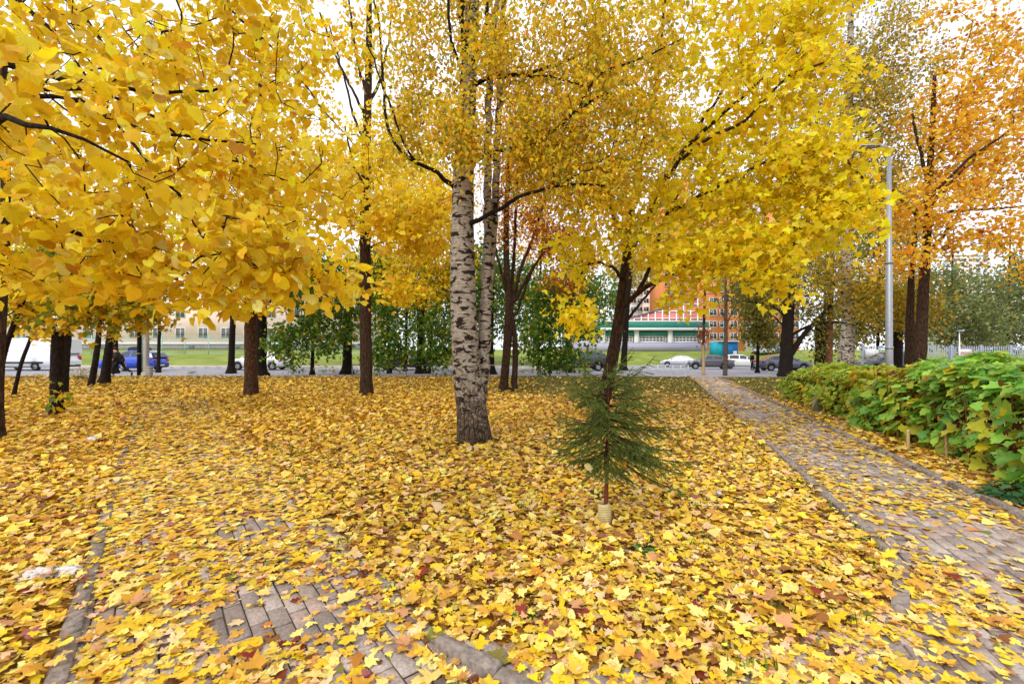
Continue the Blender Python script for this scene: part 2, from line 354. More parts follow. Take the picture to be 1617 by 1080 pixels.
M['kerblight'] = plain('pale_kerb_concrete', s2l((196, 188, 180)), .85, .2, var=.12, scale=3)
far_kerb = bpy.data.objects.new('kerb', None); COL.objects.link(far_kerb); far_kerb['kind'] = 'structure'; far_kerb['label'] = 'pale concrete kerb along the far side of the street'
ks = MB().box((0, 0, 0), (.99, .22, .3), cham=.02).me('kerb_stone')
for i, x in enumerate(np.arange(-62, 4.5, 1.)):
    link('kerb_stone', ks, M['kerblight'], far_kerb, (x, ROAD1+.2, float(T(x, ROAD1))-.05))
M['pavement'] = plain('pavement_slab', s2l((186, 178, 176)), .9, .2, var=.1, scale=2)
strip('pavement', lambda x: x*0+ROAD1+.31, lambda x: x*0+ROAD1+2.3, .1, M['pavement'], 4, x0=-90, x1=3)

# ------------------------------------------------------------------ the two paved paths
DL, DR = unit((-.785, 1)), unit((.325, 1))            # run of the left and of the right path
pavA = dict(o=np.array([-1.62, 2.55]), d=DL, half=.74)
pavB = dict(o=np.array([3.78, 4.1]), d=DR, half=.655)
a1, a2 = G(150, 885)[:2], G(590, 910)[:2]
nL = np.array([DL[1], -DL[0]]); nR = np.array([DR[1], -DR[0]])
la, ra = a1 @ nL, a2 @ nL; pavA['c'] = (la+ra)/2; pavA['half'] = abs(ra-la)/2
b1, b2 = G(1330, 800)[:2], G(1617, 825)[:2]
la, ra = b1 @ nR, b2 @ nR; pavB['c'] = (la+ra)/2; pavB['half'] = abs(ra-la)/2
def in_path(x, y, which):
    p = pavA if which == 0 else pavB; n = nL if which == 0 else nR
    v = x*n[0]+y*n[1]-p['c']; u = x*p['d'][0]+y*p['d'][1]
    lo = -p['half']; hi = p['half']
    if which == 0: hi = hi+np.clip(2.55-y, 0, 2)*1.4      # the path flares where it meets the crossing path
    if which == 1: lo = lo-np.clip(3.0-y, 0, 2)*1.6
    end = 14.5 if which == 0 else 28.8
    return (v > lo) & (v < hi) & (y < end) & (y > .6), u, v
def brick_mat():
    m, nt, b = material('paving_brick', .85, .25)
    at = N(nt, 'ShaderNodeAttribute', attribute_name='tint'); g = nt.nodes.new('ShaderNodeNewGeometry')
    n = N(nt, 'ShaderNodeTexNoise', {'Vector': g.outputs['Position'], 'Scale': 60, 'Detail': 4}); n2 = N(nt, 'ShaderNodeTexNoise', {'Vector': g.outputs['Position'], 'Scale': 2.5, 'Detail': 4})
    c = mixc(nt, .6, at.outputs['Color'], ramp(nt, n.outputs[0], [(.3, (.5,)*3), (.7, (1.4,)*3)]), 'MULTIPLY')
    c = mixc(nt, ramp(nt, n2.outputs[0], [(.45, (0,)*3), (.7, (.55,)*3)]), c, s2l((96, 82, 70)))
    nt.links.new(c, b.inputs['Base Color']); bump(nt, b, n.outputs[0], .4, .006); return m
M['brick'] = brick_mat()
M['bed'] = plain('joint_sand', s2l((70, 60, 50)), .95, .1, var=.3, scale=20)
BL, BW = .2, .1
BTONE = [(166, 150, 142), (178, 161, 150), (152, 137, 128), (171, 149, 138), (148, 134, 128), (182, 168, 158)]
bmesh_var = [MB().box((0, 0, -.03), (BL-.009, BW-.006, .06), cham=.006, col=s2l(c)).me('paving_brick') for c in BTONE]
def make_path(which, name, label, cover):
    p = pavA if which == 0 else pavB; n = nL if which == 0 else nR; d = p['d']
    root = bpy.data.objects.new(name, None); COL.objects.link(root); root['kind'] = 'structure'; root['label'] = label
    out = []
    um = 20 if which == 0 else 32
    for r in range(int(-2.6/BW), int(2.6/BW)):
        for k in range(int(-3/BL), int(um/BL)):
            u = k*BL+(BL/2 if r % 2 else 0); v = r*BW+BW/2
            x, y = d*u+n*(v+p['c'])
            if in_path(x, y, which)[0]: out.append((x, y, u, v))
    out = np.array(out); ang = math.atan2(d[1], d[0])
    pxs = CX+out[:, 0]/np.maximum(out[:, 1], .1)*F; pys = HOR+H*F/np.maximum(out[:, 1], .1)
    vis = (pxs > -20) & (pxs < 1640) & (pys < 1100)
    score = out[:, 1]+1e3*(~vis)+8*np.clip(cover(out[:, 0], out[:, 1])-.35, 0, 1)
    order = np.argsort(score); single = set(order[:300].tolist()); rest = MB()
    for i, (x, y, u, v) in enumerate(out):
        z = float(T(x, y))+.012+random.uniform(-.005, .004); tilt = random.uniform(-.012, .012)
        if i in single:
            o = link('paving_brick', bmesh_var[random.randrange(6)], M['brick'], root, (x, y, z)); o.rotation_euler = (tilt, random.uniform(-.012, .012), ang+random.uniform(-.01, .01))
        else: rest.box((x, y, z-.03), (BL-.009, BW-.006, .06), ang, s2l(random.choice(BTONE)), .006)
    rest.build('paving_bricks', M['brick'], root, kind='stuff')
    # sand bed just under the bricks
    us = np.linspace(out[:, 2].min(), out[:, 2].max(), 60); bed = MB(); w = p['half']+.01
    V = []
    for u in us:
        for v in (-w, w):
            x, y = d*u+n*(v+p['c']); V.append((x, y, float(T(x, y))+.004))
    bed.add(V, quads=[(2*i, 2*i+1, 2*i+3, 2*i+2) for i in range(len(us)-1)]).build('sand_bed', M['bed'], root)
    return root
def coverA(x, y):                                     # how deeply fallen leaves hide the left path
    c = .66+1.5*(vnoise(x, y, 1.5, 3)-.42)+.35*(vnoise(x, y, 4, 4)-.5)
    bare = np.exp(-(((x+1.32)/.50)**2+((y-2.62)/.42)**2))+.8*np.exp(-(((x+2.3)/.35)**2+((y-3.9)/.5)**2))+.7*np.exp(-(((x+.55)/.3)**2+((y-2.25)/.25)**2))
    c = c-1.35*bare+.9*sstep(3.6, 5.4, y)+.42
    return np.clip(c, 0.10, 1.15)
def coverB(x, y):
    v = x*nR[0]+y*nR[1]-pavB['c']
    c = .02+1.0*np.clip(vnoise(x, y, 1.1, 5)-.46, 0, 1)+.30*sstep(.25, .62, -v)+.30*sstep(.4, .62, v)+.04*sstep(5, 9, y)*(1-sstep(12, 16, y))
    near = sstep(.75, -.45, x-1.5-.9*(y-2.05))*(1-sstep(2.9, 3.4, y)); c = c+.9*near
    return np.clip(c, .05, 1.1)
pathA = make_path(0, 'path', 'brick path half buried in yellow leaves running away to the left', coverA)
pathB = make_path(1, 'path', 'straight brick path along the hedge towards the car park', coverB)
def kerb_line(pts, label, sink=.062):
    root = bpy.data.objects.new('kerb', None); COL.objects.link(root); root['kind'] = 'structure'; root['label'] = label
    pts = np.array(pts, float); seg = np.linalg.norm(np.diff(pts, axis=0), axis=1); acc = np.concatenate([[0], np.cumsum(seg)]); s = 0
    while s < acc[-1]-.2:
        ln = min(.8 if s > 8 else random.uniform(.55, .8), acc[-1]-s); a = [np.interp(s, acc, pts[:, k]) for k in (0, 1)]; b = [np.interp(s+ln, acc, pts[:, k]) for k in (0, 1)]
        cx, cy = (a[0]+b[0])/2, (a[1]+b[1])/2
        o = MB().box((0, 0, 0), (math.dist(a, b)-.006, .085, .2), cham=.008).build('kerb_stone', M['kerb'], root, loc=(cx, cy, float(T(cx, cy))-sink+random.uniform(-.008, .008)))
        o.rotation_euler = (random.uniform(-.06, .06), random.uniform(-.012, .012), random.uniform(-.02, .02)+math.atan2(b[1]-a[1], b[0]-a[0])); s += ln
    return root
def pt(p, n, v, y):                                   # point on a line parallel to a path, at distance y ahead
    b = n*(p['c']+v); t = (y-b[1])/p['d'][1]; return b+p['d']*t
hA, hB = pavA['half']+.01, pavB['half']+.05
kerb_line([pt(pavA, nL, -hA, y) for y in (1.3, 6, 11)], 'left kerb of the leaf covered path', .072)
KA = [np.array((.52, 1.75)), G(800, 1076)[:2], G(690, 1020)[:2]]
kerb_line([tuple(q) for q in KA], 'curved near end of the right kerb of the leaf covered path', .05)
kerb_line([tuple(KA[-1]+[-.01, .01])]+[pt(pavA, nL, hA, y) for y in (2.8, 6, 11)], 'right kerb of the leaf covered path, almost buried in leaves', .086)
kerb_line([tuple(G(1419, 972)[:2]), tuple(G(1434, 918)[:2]), tuple(G(1400, 868)[:2])]+[pt(pavB, nR, -hB, y) for y in (4.4, 12, 28.5)], 'left kerb of the straight path, bending at its near end', .048)
kerb_line([pt(pavB, nR, hB, y) for y in (2.0, 10, 26)], 'right kerb of the straight path beside the hedge', .04)

# ------------------------------------------------------------------ trees: explicit trunk and limbs, twigs grown towards the crown
def resample(pts, rad, step):
    pts = np.array(pts, float); rad = np.array(rad, float)
    seg = np.linalg.norm(np.diff(pts, axis=0), axis=1); acc = np.concatenate([[0], np.cumsum(seg)])
    n = max(2, int(acc[-1]/step)+1); t = np.linspace(0, acc[-1], n)
    # Catmull-Rom like smoothing through the points
    out = np.stack([np.interp(t, acc, pts[:, k]) for k in range(3)], 1)
    for _ in range(2):
        o2 = out.copy(); o2[1:-1] = .25*out[:-2]+.5*out[1:-1]+.25*out[2:]; out = o2
    return out, np.interp(t, acc, rad)
def leaf_singles(parent, name, shape, pos, RM, sc, col, m, off, every=None):
    vs = SH[shape]; k = 5; bank = {}
    lum = col.sum(1); qs = np.quantile(lum, np.linspace(0, 1, k+1)[1:-1])
    for i in range(len(pos)):
        v = random.randrange(len(vs)); q = int(np.searchsorted(qs, lum[i]))
        if (v, q) not in bank:
            V, tr, lc = vs[v]; bank[v, q] = mesh_np(name, V, tr, None, False, np.tile(col[i], (len(V), 1)), lc); bank[v, q].materials.append(m)
        o = bpy.data.objects.new(name, bank[v, q]); COL.objects.link(o)
        mat4 = Matrix.Identity(4); A = RM[i]*sc[i]
        for a in range(3):
            for b in range(3): mat4[a][b] = A[a, b]
            mat4[a][3] = pos[i][a]-off[a]
        o.parent = parent; o.matrix_local = mat4
def in_frame(p, m=0):
    y = np.maximum(p[:, 1], .05); px = CX+p[:, 0]/y*F; py = HOR-(p[:, 2]-H)/y*F
    return (px > -m) & (px < 1617+m) & (py > -m) & (py < 1080+m) & (p[:, 1] > .3)
def tree(name, label, trunk, limbs=(), blobs=(), leaf=None, barkm='bark', Z=None, bf=.3, step=.28, cat='tree', group=None, tip=.004, singles=0, sides=12, rough=.12, flare=.5, top=None, leafmat='leaf', stems=0, push=0, clear=None):
    if Z is None:
        base = G(trunk[0][0], trunk[0][1]); Z = base[1]
    else:
        base = P(trunk[0][0], HOR+10, Z); base[2] = float(T(base[0], Z))
    root = thing(name, label, cat, base, 0, group); off = base
    tp = []; tr = []
    for i, q in enumerate(trunk):
        p = P(q[0], q[1], Z+(q[3] if len(q) > 3 else 0))
        if i == 0: p = base+[0, 0, -.12]
        tp.append(p); tr.append(q[2]*Z/F/2)
    nodes, par, plen, rad, own = [], [], [], [], []
    def add_path(pts, rads, start, k):
        prev = start
        for p, r in zip(pts, rads):
            nodes.append(p); par.append(prev); plen.append(0 if prev < 0 else plen[prev]+np.linalg.norm(p-nodes[prev])); rad.append(r); own.append(k)
            prev = len(nodes)-1
    p, r = resample(tp, tr, .18); h = p[:, 2]-base[2]; r = r*(1+(flare if name == 'birch_tree' else flare*1.4)*np.exp(-np.clip(h, 0, 9)/.19))
    add_path(p, r, -1, 0)
    for k, lb in enumerate(limbs):
        q = [P(x[0], x[1], Z+(x[3] if len(x) > 3 else 0)) for x in lb]; rr = [x[2]*Z/F/2*(1 if k < stems else .8) for x in lb]
        p, r = resample(q, rr, .16)
        p[1:-1] += rng.normal(size=(len(p)-2, 3))*.012
        A = np.array(nodes); j = int(np.argmin(np.linalg.norm(A-p[0], axis=1)))
        add_path(p[1:] if np.linalg.norm(A[j]-p[0]) < .3 else p, r[1:] if np.linalg.norm(A[j]-p[0]) < .3 else r, j, k+1)
    nexp = len(nodes)
    tg = []
    for b in blobs:
        px, py, rx, ry, bz, rz, n = b; bz += push
        c = P(px, py, bz); v = unit(rng.normal(size=(n, 3)))*(rng.random((n, 1))**(1/2.4))
        tg.append(c+v*[rx*bz/F, rz, ry*bz/F])
    tg = np.concatenate(tg) if tg else np.zeros((0, 3))
    if clear is not None and len(tg): tg = tg[~clear(tg)]
    tg = tg[tg[:, 2] > T(tg[:, 0], tg[:, 1])+.35] if len(tg) else tg
    ends = []
    if len(tg):
        A = np.array(nodes); d0 = np.array([np.linalg.norm(A-t, axis=1).min() for t in tg]); tg = tg[np.argsort(d0)]
        cap = nexp+60*len(tg); NA = np.zeros((cap, 3)); NA[:nexp] = A; PL = np.zeros(cap); PL[:nexp] = plen; n = nexp
        ok = np.zeros(cap, bool); hb = base[2]+ (0 if top is None else top)
        ok[:nexp] = A[:, 2] > hb
        for t in tg:
            d = np.linalg.norm(NA[:n]-t, axis=1); cst = d+bf*PL[:n]+1e3*(~ok[:n])
            j = int(np.argmin(cst)); dist = d[j]; m = max(1, int(math.ceil(dist/step)))
            perp = rng.normal(size=3)*.09*dist; perp[2] += .07*dist; prev = j
            for q in range(1, m+1):
                f = q/m; pos = NA[j]*(1-f)+t*f+perp*math.sin(math.pi*f)
                if q < m: pos = pos+rng.normal(size=3)*.05*step
                nodes.append(pos); par.append(prev); rad.append(0.); own.append(-1); NA[n] = pos; PL[n] = PL[prev]+dist/m; ok[n] = True; prev = n; n += 1
            ends.append(prev)
    NN = len(nodes); A = np.array(nodes); par = np.array(par); rad = np.array(rad); own = np.array(own)
    acc = np.zeros(NN); e = 2.4
    for i in range(NN-1, nexp-1, -1):
        rr = max(acc[i], tip**e); acc[i] = rr; rad[i] = rr**(1/e)
        if par[i] >= nexp: acc[par[i]] += rr
        else: pass
    for i in range(nexp, NN):
        if par[i] < nexp: rad[i] = min(rad[i], rad[par[i]]*.8)
        else: rad[i] = min(rad[i], rad[par[i]])
    # trunk, limbs
    def path_of(k): return np.where(own == k)[0]
    for k in range(len(limbs)+1):
        ix = path_of(k)
        if len(ix) < 2: continue
        pts = A[ix]-off; rr = rad[ix]
        if k > 0: pts = np.concatenate([[A[par[ix[0]]]-off], pts]); rr = np.concatenate([[min(rr[0]*1.25, rad[par[ix[0]]])], rr])
        MB().tube(pts, rr, sides if k == 0 else 9, rough).build('trunk' if k == 0 else 'limb', M[barkm] if k <= stems or barkm not in ('birch', 'birchfar') else M['bark'], root, smooth=True)
    # twigs
    if NN > nexp:
        ch = {}
        for i in range(nexp, NN): ch.setdefault(par[i], []).append(i)
        mb = MB(); stack = [(j, c) for j in list(ch) if j < nexp for c in ch[j]]
        while stack:
            j, c = stack.pop(); pts = [A[j], A[c]]; rr = [rad[c], rad[c]]; cur = c
            while cur in ch:
                kids = sorted(ch[cur], key=lambda q: -rad[q]); 
                for q in kids[1:]: stack.append((cur, q))
                cur = kids[0]; pts.append(A[cur]); rr.append(rad[cur])
            mb.tube(np.array(pts)-off, np.array(rr), 7 if max(rr) > .03 else (5 if max(rr) > .012 else 3), cap=False)
        mb.build('twigs', M['twig'] if barkm != 'barkgrey' else M['barkgrey'], root, smooth=True, kind='stuff')
    # leaves
    if leaf and len(ends):
        shape, size, table, per, sig, droop = leaf[:6]
        ends = np.array(ends); n = len(ends)*per; i = np.repeat(ends, per)
        f = rng.random((n, 1))**1.5; back = A[par[i]]
        pos = A[i]*(1-f*.9)+back*f*.9+rng.normal(size=(n, 3))*[sig[0], sig[0], sig[1]]
        if droop: pos[:, 2] -= np.abs(rng.normal(size=n))*droop
        nrm = rng.normal(size=(n, 3))*.75+[0, -.12, .5]; tipd = rng.normal(size=(n, 3))*.7+[0, 0, -.55-(1.2 if droop else 0)]
        RM = frames(nrm, tipd); sc = size*np.clip(1+.28*rng.normal(size=n), .45, 1.7)
        tone = np.repeat(rng.normal(size=(len(ends), 1)), per, 0)*.09
        col = np.clip(pal(n, table)*(1+tone), .004, .92)
        keep = pos[:, 2] > T(pos[:, 0], pos[:, 1])+.15
        keep &= np.linalg.norm(pos-[0, 0, H], axis=1) > .75
        if clear is not None: keep &= ~clear(pos)
        pos, RM, sc, col = pos[keep], RM[keep], sc[keep], col[keep]
        if singles:
            d = np.linalg.norm(pos-[0, 0, H], axis=1)/sc+1e5*(~in_frame(pos)); o = np.argsort(d); one = o[:singles]; many = o[singles:]
            leaf_singles(root, 'leaf', shape, pos[one], RM[one], sc[one], col[one], M[leafmat], off)
        else: many = np.arange(len(pos))
        scatter('crown', shape, pos[many]-off, RM[many], sc[many], col[many], M[leafmat], root)
    return root

M['birch'] = birch_mat('birch_bark', 0.0)
M['birchfar'] = birch_mat('birch_bark_far', 0.0, (206, 196, 180))

# the big birch in the middle
tree('birch_tree', 'big twin stemmed birch with white and black bark in the middle of the lawn',
     [(751, 699, 53), (745, 650, 47), (737, 590, 43), (733, 520, 41), (731, 450, 39), (730, 370, 36), (731, 290, 34), (735, 210, 29), (739, 140, 27), (743, 70, 24), (746, 0, 21), (750, -120, 17), (755, -260, 10)],
     [[(752, 668, 28), (759, 620, 23, .12), (764, 560, 22, .18), (768, 480, 20, .24), (770, 400, 14, .25), (770, 300, 13, .25), (771, 200, 12, .3), (775, 110, 11, .3), (786, 0, 10, .3), (795, -150, 7, .3)],
      [(768, 480, 15, .3), (775, 420, 15, .35), (781, 330, 13, .4), (784, 250, 12, .4), (790, 160, 11, .45), (793, 60, 10, .5), (800, -120, 7, .5)],
      [(726, 305, 12), (712, 292, 10, -.1), (690, 270, 8, -.2), (650, 257, 7, -.3), (622, 232, 6, -.4), (608, 187, 5.5, -.4), (606, 133, 5, -.4), (603, 83, 4, -.5), (590, -10, 3, -.5)],
      [(655, 258, 5, -.3), (636, 225, 4, -.5), (617, 170, 4, -.6), (610, 145, 3.5, -.6), (598, 122, 3, -.7), (578, 60, 2.5, -.7)],
      [(732, 268, 13), (748, 255, 9, -.2), (773, 240, 8, -.35), (847, 227, 7, -.6), (887, 200, 6.5, -.7), (907, 177, 6, -.7), (940, 153, 5, -.8), (965, 147, 3, -.8)],
      [(912, 172, 5, -.7), (927, 140, 4.5, -.7), (953, 110, 4, -.7), (1007, 97, 3.5, -.7), (1075, 63, 2.5, -.6)],
      [(745, 135, 12), (760, 126, 9, -.1), (783, 122, 8, -.2), (817, 117, 7, -.3), (860, 110, 6, -.4), (890, 98, 5, -.4), (925, 82, 3, -.4)],
      [(815, 118, 5, -.3), (850, 120, 4.5, -.5), (897, 127, 3.5, -.7), (930, 138, 2, -.8)],
      [(738, 358, 14), (748, 350, 9, -.2), (767, 340, 8, -.4), (803, 327, 7.5, -.6), (820, 304, 6.5, -.7), (845, 303, 6, -.7), (875, 291, 5.5, -.8), (907, 291, 5, -.9), (955, 294, 3, -1)],
      [(742, 112, 14), (752, 92, 10, -.2), (764, 62, 9, -.3), (770, 20, 8, -.3), (778, -40, 6, -.3), (790, -160, 4, -.3)],
      [(738, 120, 12), (733, 60, 11, -.2), (728, -20, 9, -.4), (715, -150, 6, -.5)],
      [(735, 118, 7, -.1), (715, 90, 6, -.3), (712, 50, 5.5, -.4), (706, 0, 5, -.5), (700, -80, 3, -.5)]],
     [(665, 90, 75, 110, 7.0, .9, 60), (640, 190, 40, 70, 7.0, .6, 22), (715, 175, 34, 60, 6.2, .3, 30), (745, 215, 25, 35, 6.2, .25, 12), (780, 60, 60, 50, 6.4, .4, 22), (820, 200, 50, 50, 6.5, .4, 22), (690, -60, 110, 70, 7.2, 1.2, 50), (860, 40, 120, 100, 7.0, 1.2, 90),
      (940, 160, 90, 100, 6.7, .8, 80), (1000, 60, 100, 110, 6.9, .8, 70), (860, 260, 70, 60, 6.8, .6, 40), (960, 290, 70, 60, 6.5, .6, 45), (880, 190, 60, 60, 6.7, .6, 34), (800, -90, 160, 70, 7.2, 1.4, 60),
      (1010, 220, 60, 70, 6.6, .5, 34)],
     ('ovate', .064, BIR, 50, (.16, .14), .18), 'birch', singles=0, sides=28, rough=.09, top=2.2, tip=.0035, flare=.16, stems=2, push=.4)

# the near linden whose trunk stands out of the picture to the left
tree('linden_tree', 'near linden with big round yellow leaves on branches reaching in from the left',
     [(-330, 600, 60), (-325, 450, 52), (-300, 250, 46), (-270, 50, 40), (-240, -150, 32), (-220, -400, 20)],
     [[(-290, 180, 30, 0), (-150, 110, 22, -.1), (0, 97, 13, -.2), (75, 117, 11, -.2), (140, 136, 9, -.2), (205, 143, 7.5, -.1), (290, 150, 6, 0), (365, 133, 4, .1)],
      [(-270, 60, 26, 0), (-150, 40, 20, -.2), (-20, 84, 12, -.4), (50, 110, 9, -.45)],
      [(-285, 150, 22, 0), (-120, 150, 16, .2), (60, 150, 10, .3), (160, 170, 8, .35), (240, 212, 7.5, .35), (300, 215, 6.5, .4), (355, 222, 5, .4), (460, 240, 3, .5)],
      [(-295, 230, 24, 0), (-150, 215, 15, -.8), (0, 183, 8, -1.3), (60, 203, 6, -1.4), (110, 210, 4, -1.45), (200, 255, 2.5, -1.4)],
      [(-250, -60, 24, 0), (-60, -60, 16, -.1), (60, 20, 9, -.2), (80, 52, 7, -.2), (108, 76, 6, -.2), (142, 142, 4.5, -.2)],
      [(-250, -120, 22, 0), (0, -100, 14, .3), (140, 30, 9, .5), (165, 76, 8.5, .5), (178, 96, 7, .5), (188, 114, 5, .5)],
      [(-240, -160, 20, 0), (-20, -110, 13, .8), (160, -30, 8, .8), (203, 12, 6, .8), (232, 36, 4.5, .8), (260, 52, 3, .8)],
      [(-300, 280, 22, 0), (-150, 300, 14, -.9), (0, 330, 8, -1.2), (120, 360, 6, -1.1), (230, 400, 5, -.9), (330, 450, 3.5, -.8), (350, 490, 2, -.8)],
      [(100, 150, 7, .3), (170, 180, 6, 0), (260, 290, 5.5, -.3), (340, 350, 5, -.4), (430, 415, 4, -.5), (520, 445, 3, -.5), (600, 452, 2, -.5)],
      [(140, 136, 6, -.2), (175, 190, 5, -.4), (180, 215, 4.5, -.5), (200, 260, 4, -.6), (240, 330, 3, -.8)],
      [(200, -50, 8, .8), (330, -10, 6, 1), (430, 70, 5, 1.1), (500, 160, 4, 1.2), (560, 230, 2.5, 1.2)]],
     [(40, 320, 170, 100, 2.0, .35, 16), (200, 330, 160, 100, 2.2, .4, 22), (100, 190, 190, 90, 2.5, .5, 29), (280, 230, 170, 110, 2.7, .6, 37), (330, 400, 170, 75, 2.2, .4, 24),
      (480, 400, 90, 60, 2.5, .4, 17), (565, 440, 45, 28, 2.6, .2, 5), (430, 300, 130, 90, 3.1, .5, 33), (340, 80, 180, 110, 3.5, .6, 50), (150, 40, 180, 80, 2.6, .6, 26), (60, 60, 100, 60, 1.7, .3, 7),
      (500, 250, 90, 90, 3.7, .5, 26), (335, 470, 50, 45, 2.15, .2, 6), (200, 430, 150, 40, 2.2, .3, 11), (60, 420, 90, 40, 2.1, .3, 7), (440, 60, 80, 90, 4.0, .6, 30), (200, 150, 220, 160, 4.2, .6, 40), (300, 300, 260, 120, 4.3, .6, 40),
      (-120, 150, 140, 200, 2.8, .6, 20), (150, -120, 300, 80, 3.0, .9, 40)],
     ('linden', .051, LIN, 15, (.085, .06), .03), 'bark', Z=3.3, bf=.18, step=.14, tip=.0030, singles=300, leafmat='linden', top=1.6, flare=.1,
     clear=lambda p: (p[:, 1] < 1.15) | ((HOR-(p[:, 2]-H)/np.maximum(p[:, 1], .1)*F > 505) & (p[:, 1] < 4)))

# the bright yellow maple right of the birch
tree('maple_tree', 'bright yellow maple with leaning forked trunk behind the little spruce',
     [(944, 676, 24.6), (950, 640, 21.3), (960, 600, 19.7), (970, 550, 18.9), (978, 500, 17.2), (984, 450, 14.8), (989, 400, 12.3), (994, 350, 9.8), (1002, 300, 8.2), (1015, 230, 7.4), (1030, 170, 6.6), (1040, 110, 5.7), (1050, 0, 4.9), (1060, -120, 3.3)],
     [[(982, 488, 13), (998, 470, 10, -.3), (1020, 452, 9, -.6), (1050, 438, 7, -.9), (1085, 420, 5, -1.2), (1140, 380, 4, -1.6), (1230, 350, 3, -1.9)],
      [(996, 475, 9, -.2), (1012, 455, 8, -.4), (1025, 430, 7, -.5), (1036, 395, 6, -.6), (1046, 355, 5, -.8), (1075, 300, 4, -.9)],
      [(988, 410, 10), (1010, 370, 8, .2), (1030, 320, 7, .3), (1060, 260, 6, .3), (1110, 187, 6, .1), (1177, 100, 5, 0), (1257, 3, 4, -.2), (1320, -80, 3, -.3)],
      [(1000, 390, 9, -.3), (1030, 330, 8, -.8), (1080, 235, 7, -1.2), (1130, 190, 6, -1.5), (1180, 150, 5, -1.6), (1240, 85, 4, -1.7), (1290, 28, 3, -1.8)],
      [(1060, 265, 6, -1), (1120, 215, 5.5, -1.5), (1170, 200, 5, -1.8), (1240, 120, 4, -2.1), (1300, 100, 3, -2.2)],
      [(990, 400, 8), (975, 350, 7, -.2), (950, 300, 5, -.5), (920, 260, 4, -.7)],
      [(1040, 345, 6, -.8), (1120, 300, 5.5, -1.4), (1220, 250, 4.5, -2), (1320, 235, 3.5, -2.3), (1370, 290, 2.5, -2.4)],
      [(993, 350, 8), (985, 300, 7, .4), (970, 200, 6, .9), (950, 100, 5, 1.2), (935, 0, 4, 1.5)],
      [(985, 440, 8), (965, 420, 5, -.4), (935, 410, 4, -.7), (910, 440, 3, -.9), (900, 490, 2, -1)]],
     [(1250, 130, 110, 110, 6.8, .8, 110), (1180, 40, 120, 90, 7.6, 1.0, 80), (1290, 255, 76, 70, 6.4, .5, 74), (1320, 340, 65, 60, 6.2, .5, 60), (1190, 290, 95, 80, 7.0, .8, 90), (1090, 330, 80, 70, 7.6, .7, 60),
      (1220, 390, 55, 45, 6.4, .5, 40), (1110, 420, 55, 30, 7.2, .5, 22), (1000, 330, 70, 70, 8.2, .9, 40), (920, 380, 50, 60, 7.6, .6, 34), (910, 490, 28, 40, 7.5, .35, 18), (945, 290, 60, 60, 8.3, .8, 24),
      (1050, 150, 100, 100, 8.5, 1.0, 60), (1040, 20, 130, 90, 9.0, 1.2, 60), (1290, 20, 80, 70, 6.8, .7, 44), (1110, 215, 80, 70, 7.6, .8, 50), (1160, -100, 220, 70, 7.6, 1.2, 70), (1060, 470, 25, 20, 7.4, .3, 6), (1050, 395, 60, 34, 7.0, .4, 30), (1140, 385, 60, 34, 6.8, .4, 34), (1190, 432, 40, 22, 6.5, .3, 14), (1255, 450, 18, 18, 6.3, .2, 6), (1105, 468, 14, 26, 7.0, .2, 5)],
     ('maple', .096, BRT, 14, (.16, .12), .05), 'barkbrown', tip=.0035, singles=300, top=1.6, step=.24, bf=.22, sides=16, flare=.25, push=.4)

# tall straight maple left of the birch, its top nearly bare
tree('maple_tree', 'tall straight brown trunk with nearly bare top standing left of the birch',
     [(579, 626, 20), (578, 560, 18), (577, 480, 17.5), (577, 400, 17), (577, 300, 16), (579, 220, 14), (581, 150, 12), (583, 80, 10), (583, 0, 8), (583, -120, 5)],
     [[(581, 150, 7), (570, 120, 6), (558, 60, 5), (548, -20, 3)], [(580, 170, 7), (600, 130, 6, .3), (615, 60, 4, .4), (620, -20, 3, .4)], [(580, 190, 6), (560, 150, 5, -.3), (530, 90, 4, -.5), (505, 20, 3, -.6)],
      [(579, 230, 6), (560, 190, 5), (545, 130, 4), (520, 40, 2.5)], [(578, 395, 6), (610, 380, 5, -.5), (640, 350, 4, -.8), (680, 330, 2.5, -1)], [(577, 300, 6), (557, 260, 4, .3), (545, 200, 3, .4)]],
     [(640, 350, 65, 60, 13.4, 1.2, 80), (560, 60, 70, 90, 14.6, 1.5, 26), (690, 320, 40, 60, 13.2, .8, 30), (600, 240, 60, 60, 14.4, 1, 30), (545, 330, 40, 60, 14.5, 1.2, 30), (640, 455, 40, 18, 13.4, .5, 14)],
     ('maple_low', .13, YEL, 24, (.24, .18), .05), 'barkbrown', top=2.5, singles=0, flare=.2, tip=.006)
tree('maple_tree', 'speckled dark trunk between the linden leaves and the white car',
     [(397, 625, 21), (396, 580, 18), (395, 520, 17), (398, 470, 15), (400, 400, 12), (404, 300, 9), (410, 180, 6), (412, 50, 4)],
     [[(397, 480, 9), (415, 450, 7, .3), (440, 400, 5, .5), (470, 340, 3, .5)], [(397, 470, 8), (370, 430, 6, -.3), (340, 380, 4, -.5)]],
     [(400, 360, 110, 90, 15, 1.8, 90), (450, 220, 110, 100, 15.5, 2, 60), (330, 240, 110, 110, 15, 1.8, 50), (400, 60, 150, 110, 15.5, 2, 70), (405, 470, 40, 25, 14.7, .6, 14)],
     ('maple_low', .13, YEL, 26, (.28, .2), .05), 'barklichen', top=2.2, flare=.15, tip=.006)
tree('maple_tree', 'dark trunk close behind the speckled trunk, beside the white car',
     [(410, 592, 19), (412, 540, 17), (414, 480, 14), (418, 420, 10), (425, 350, 7)], [[(413, 490, 8), (432, 470, 6), (450, 430, 4)]],
     [(430, 380, 70, 80, 25, 2, 36), (470, 300, 90, 90, 25, 2, 36)], ('kite', .17, YGR, 16, (.35, .25), .1), 'bark', top=2.5, tip=.01)
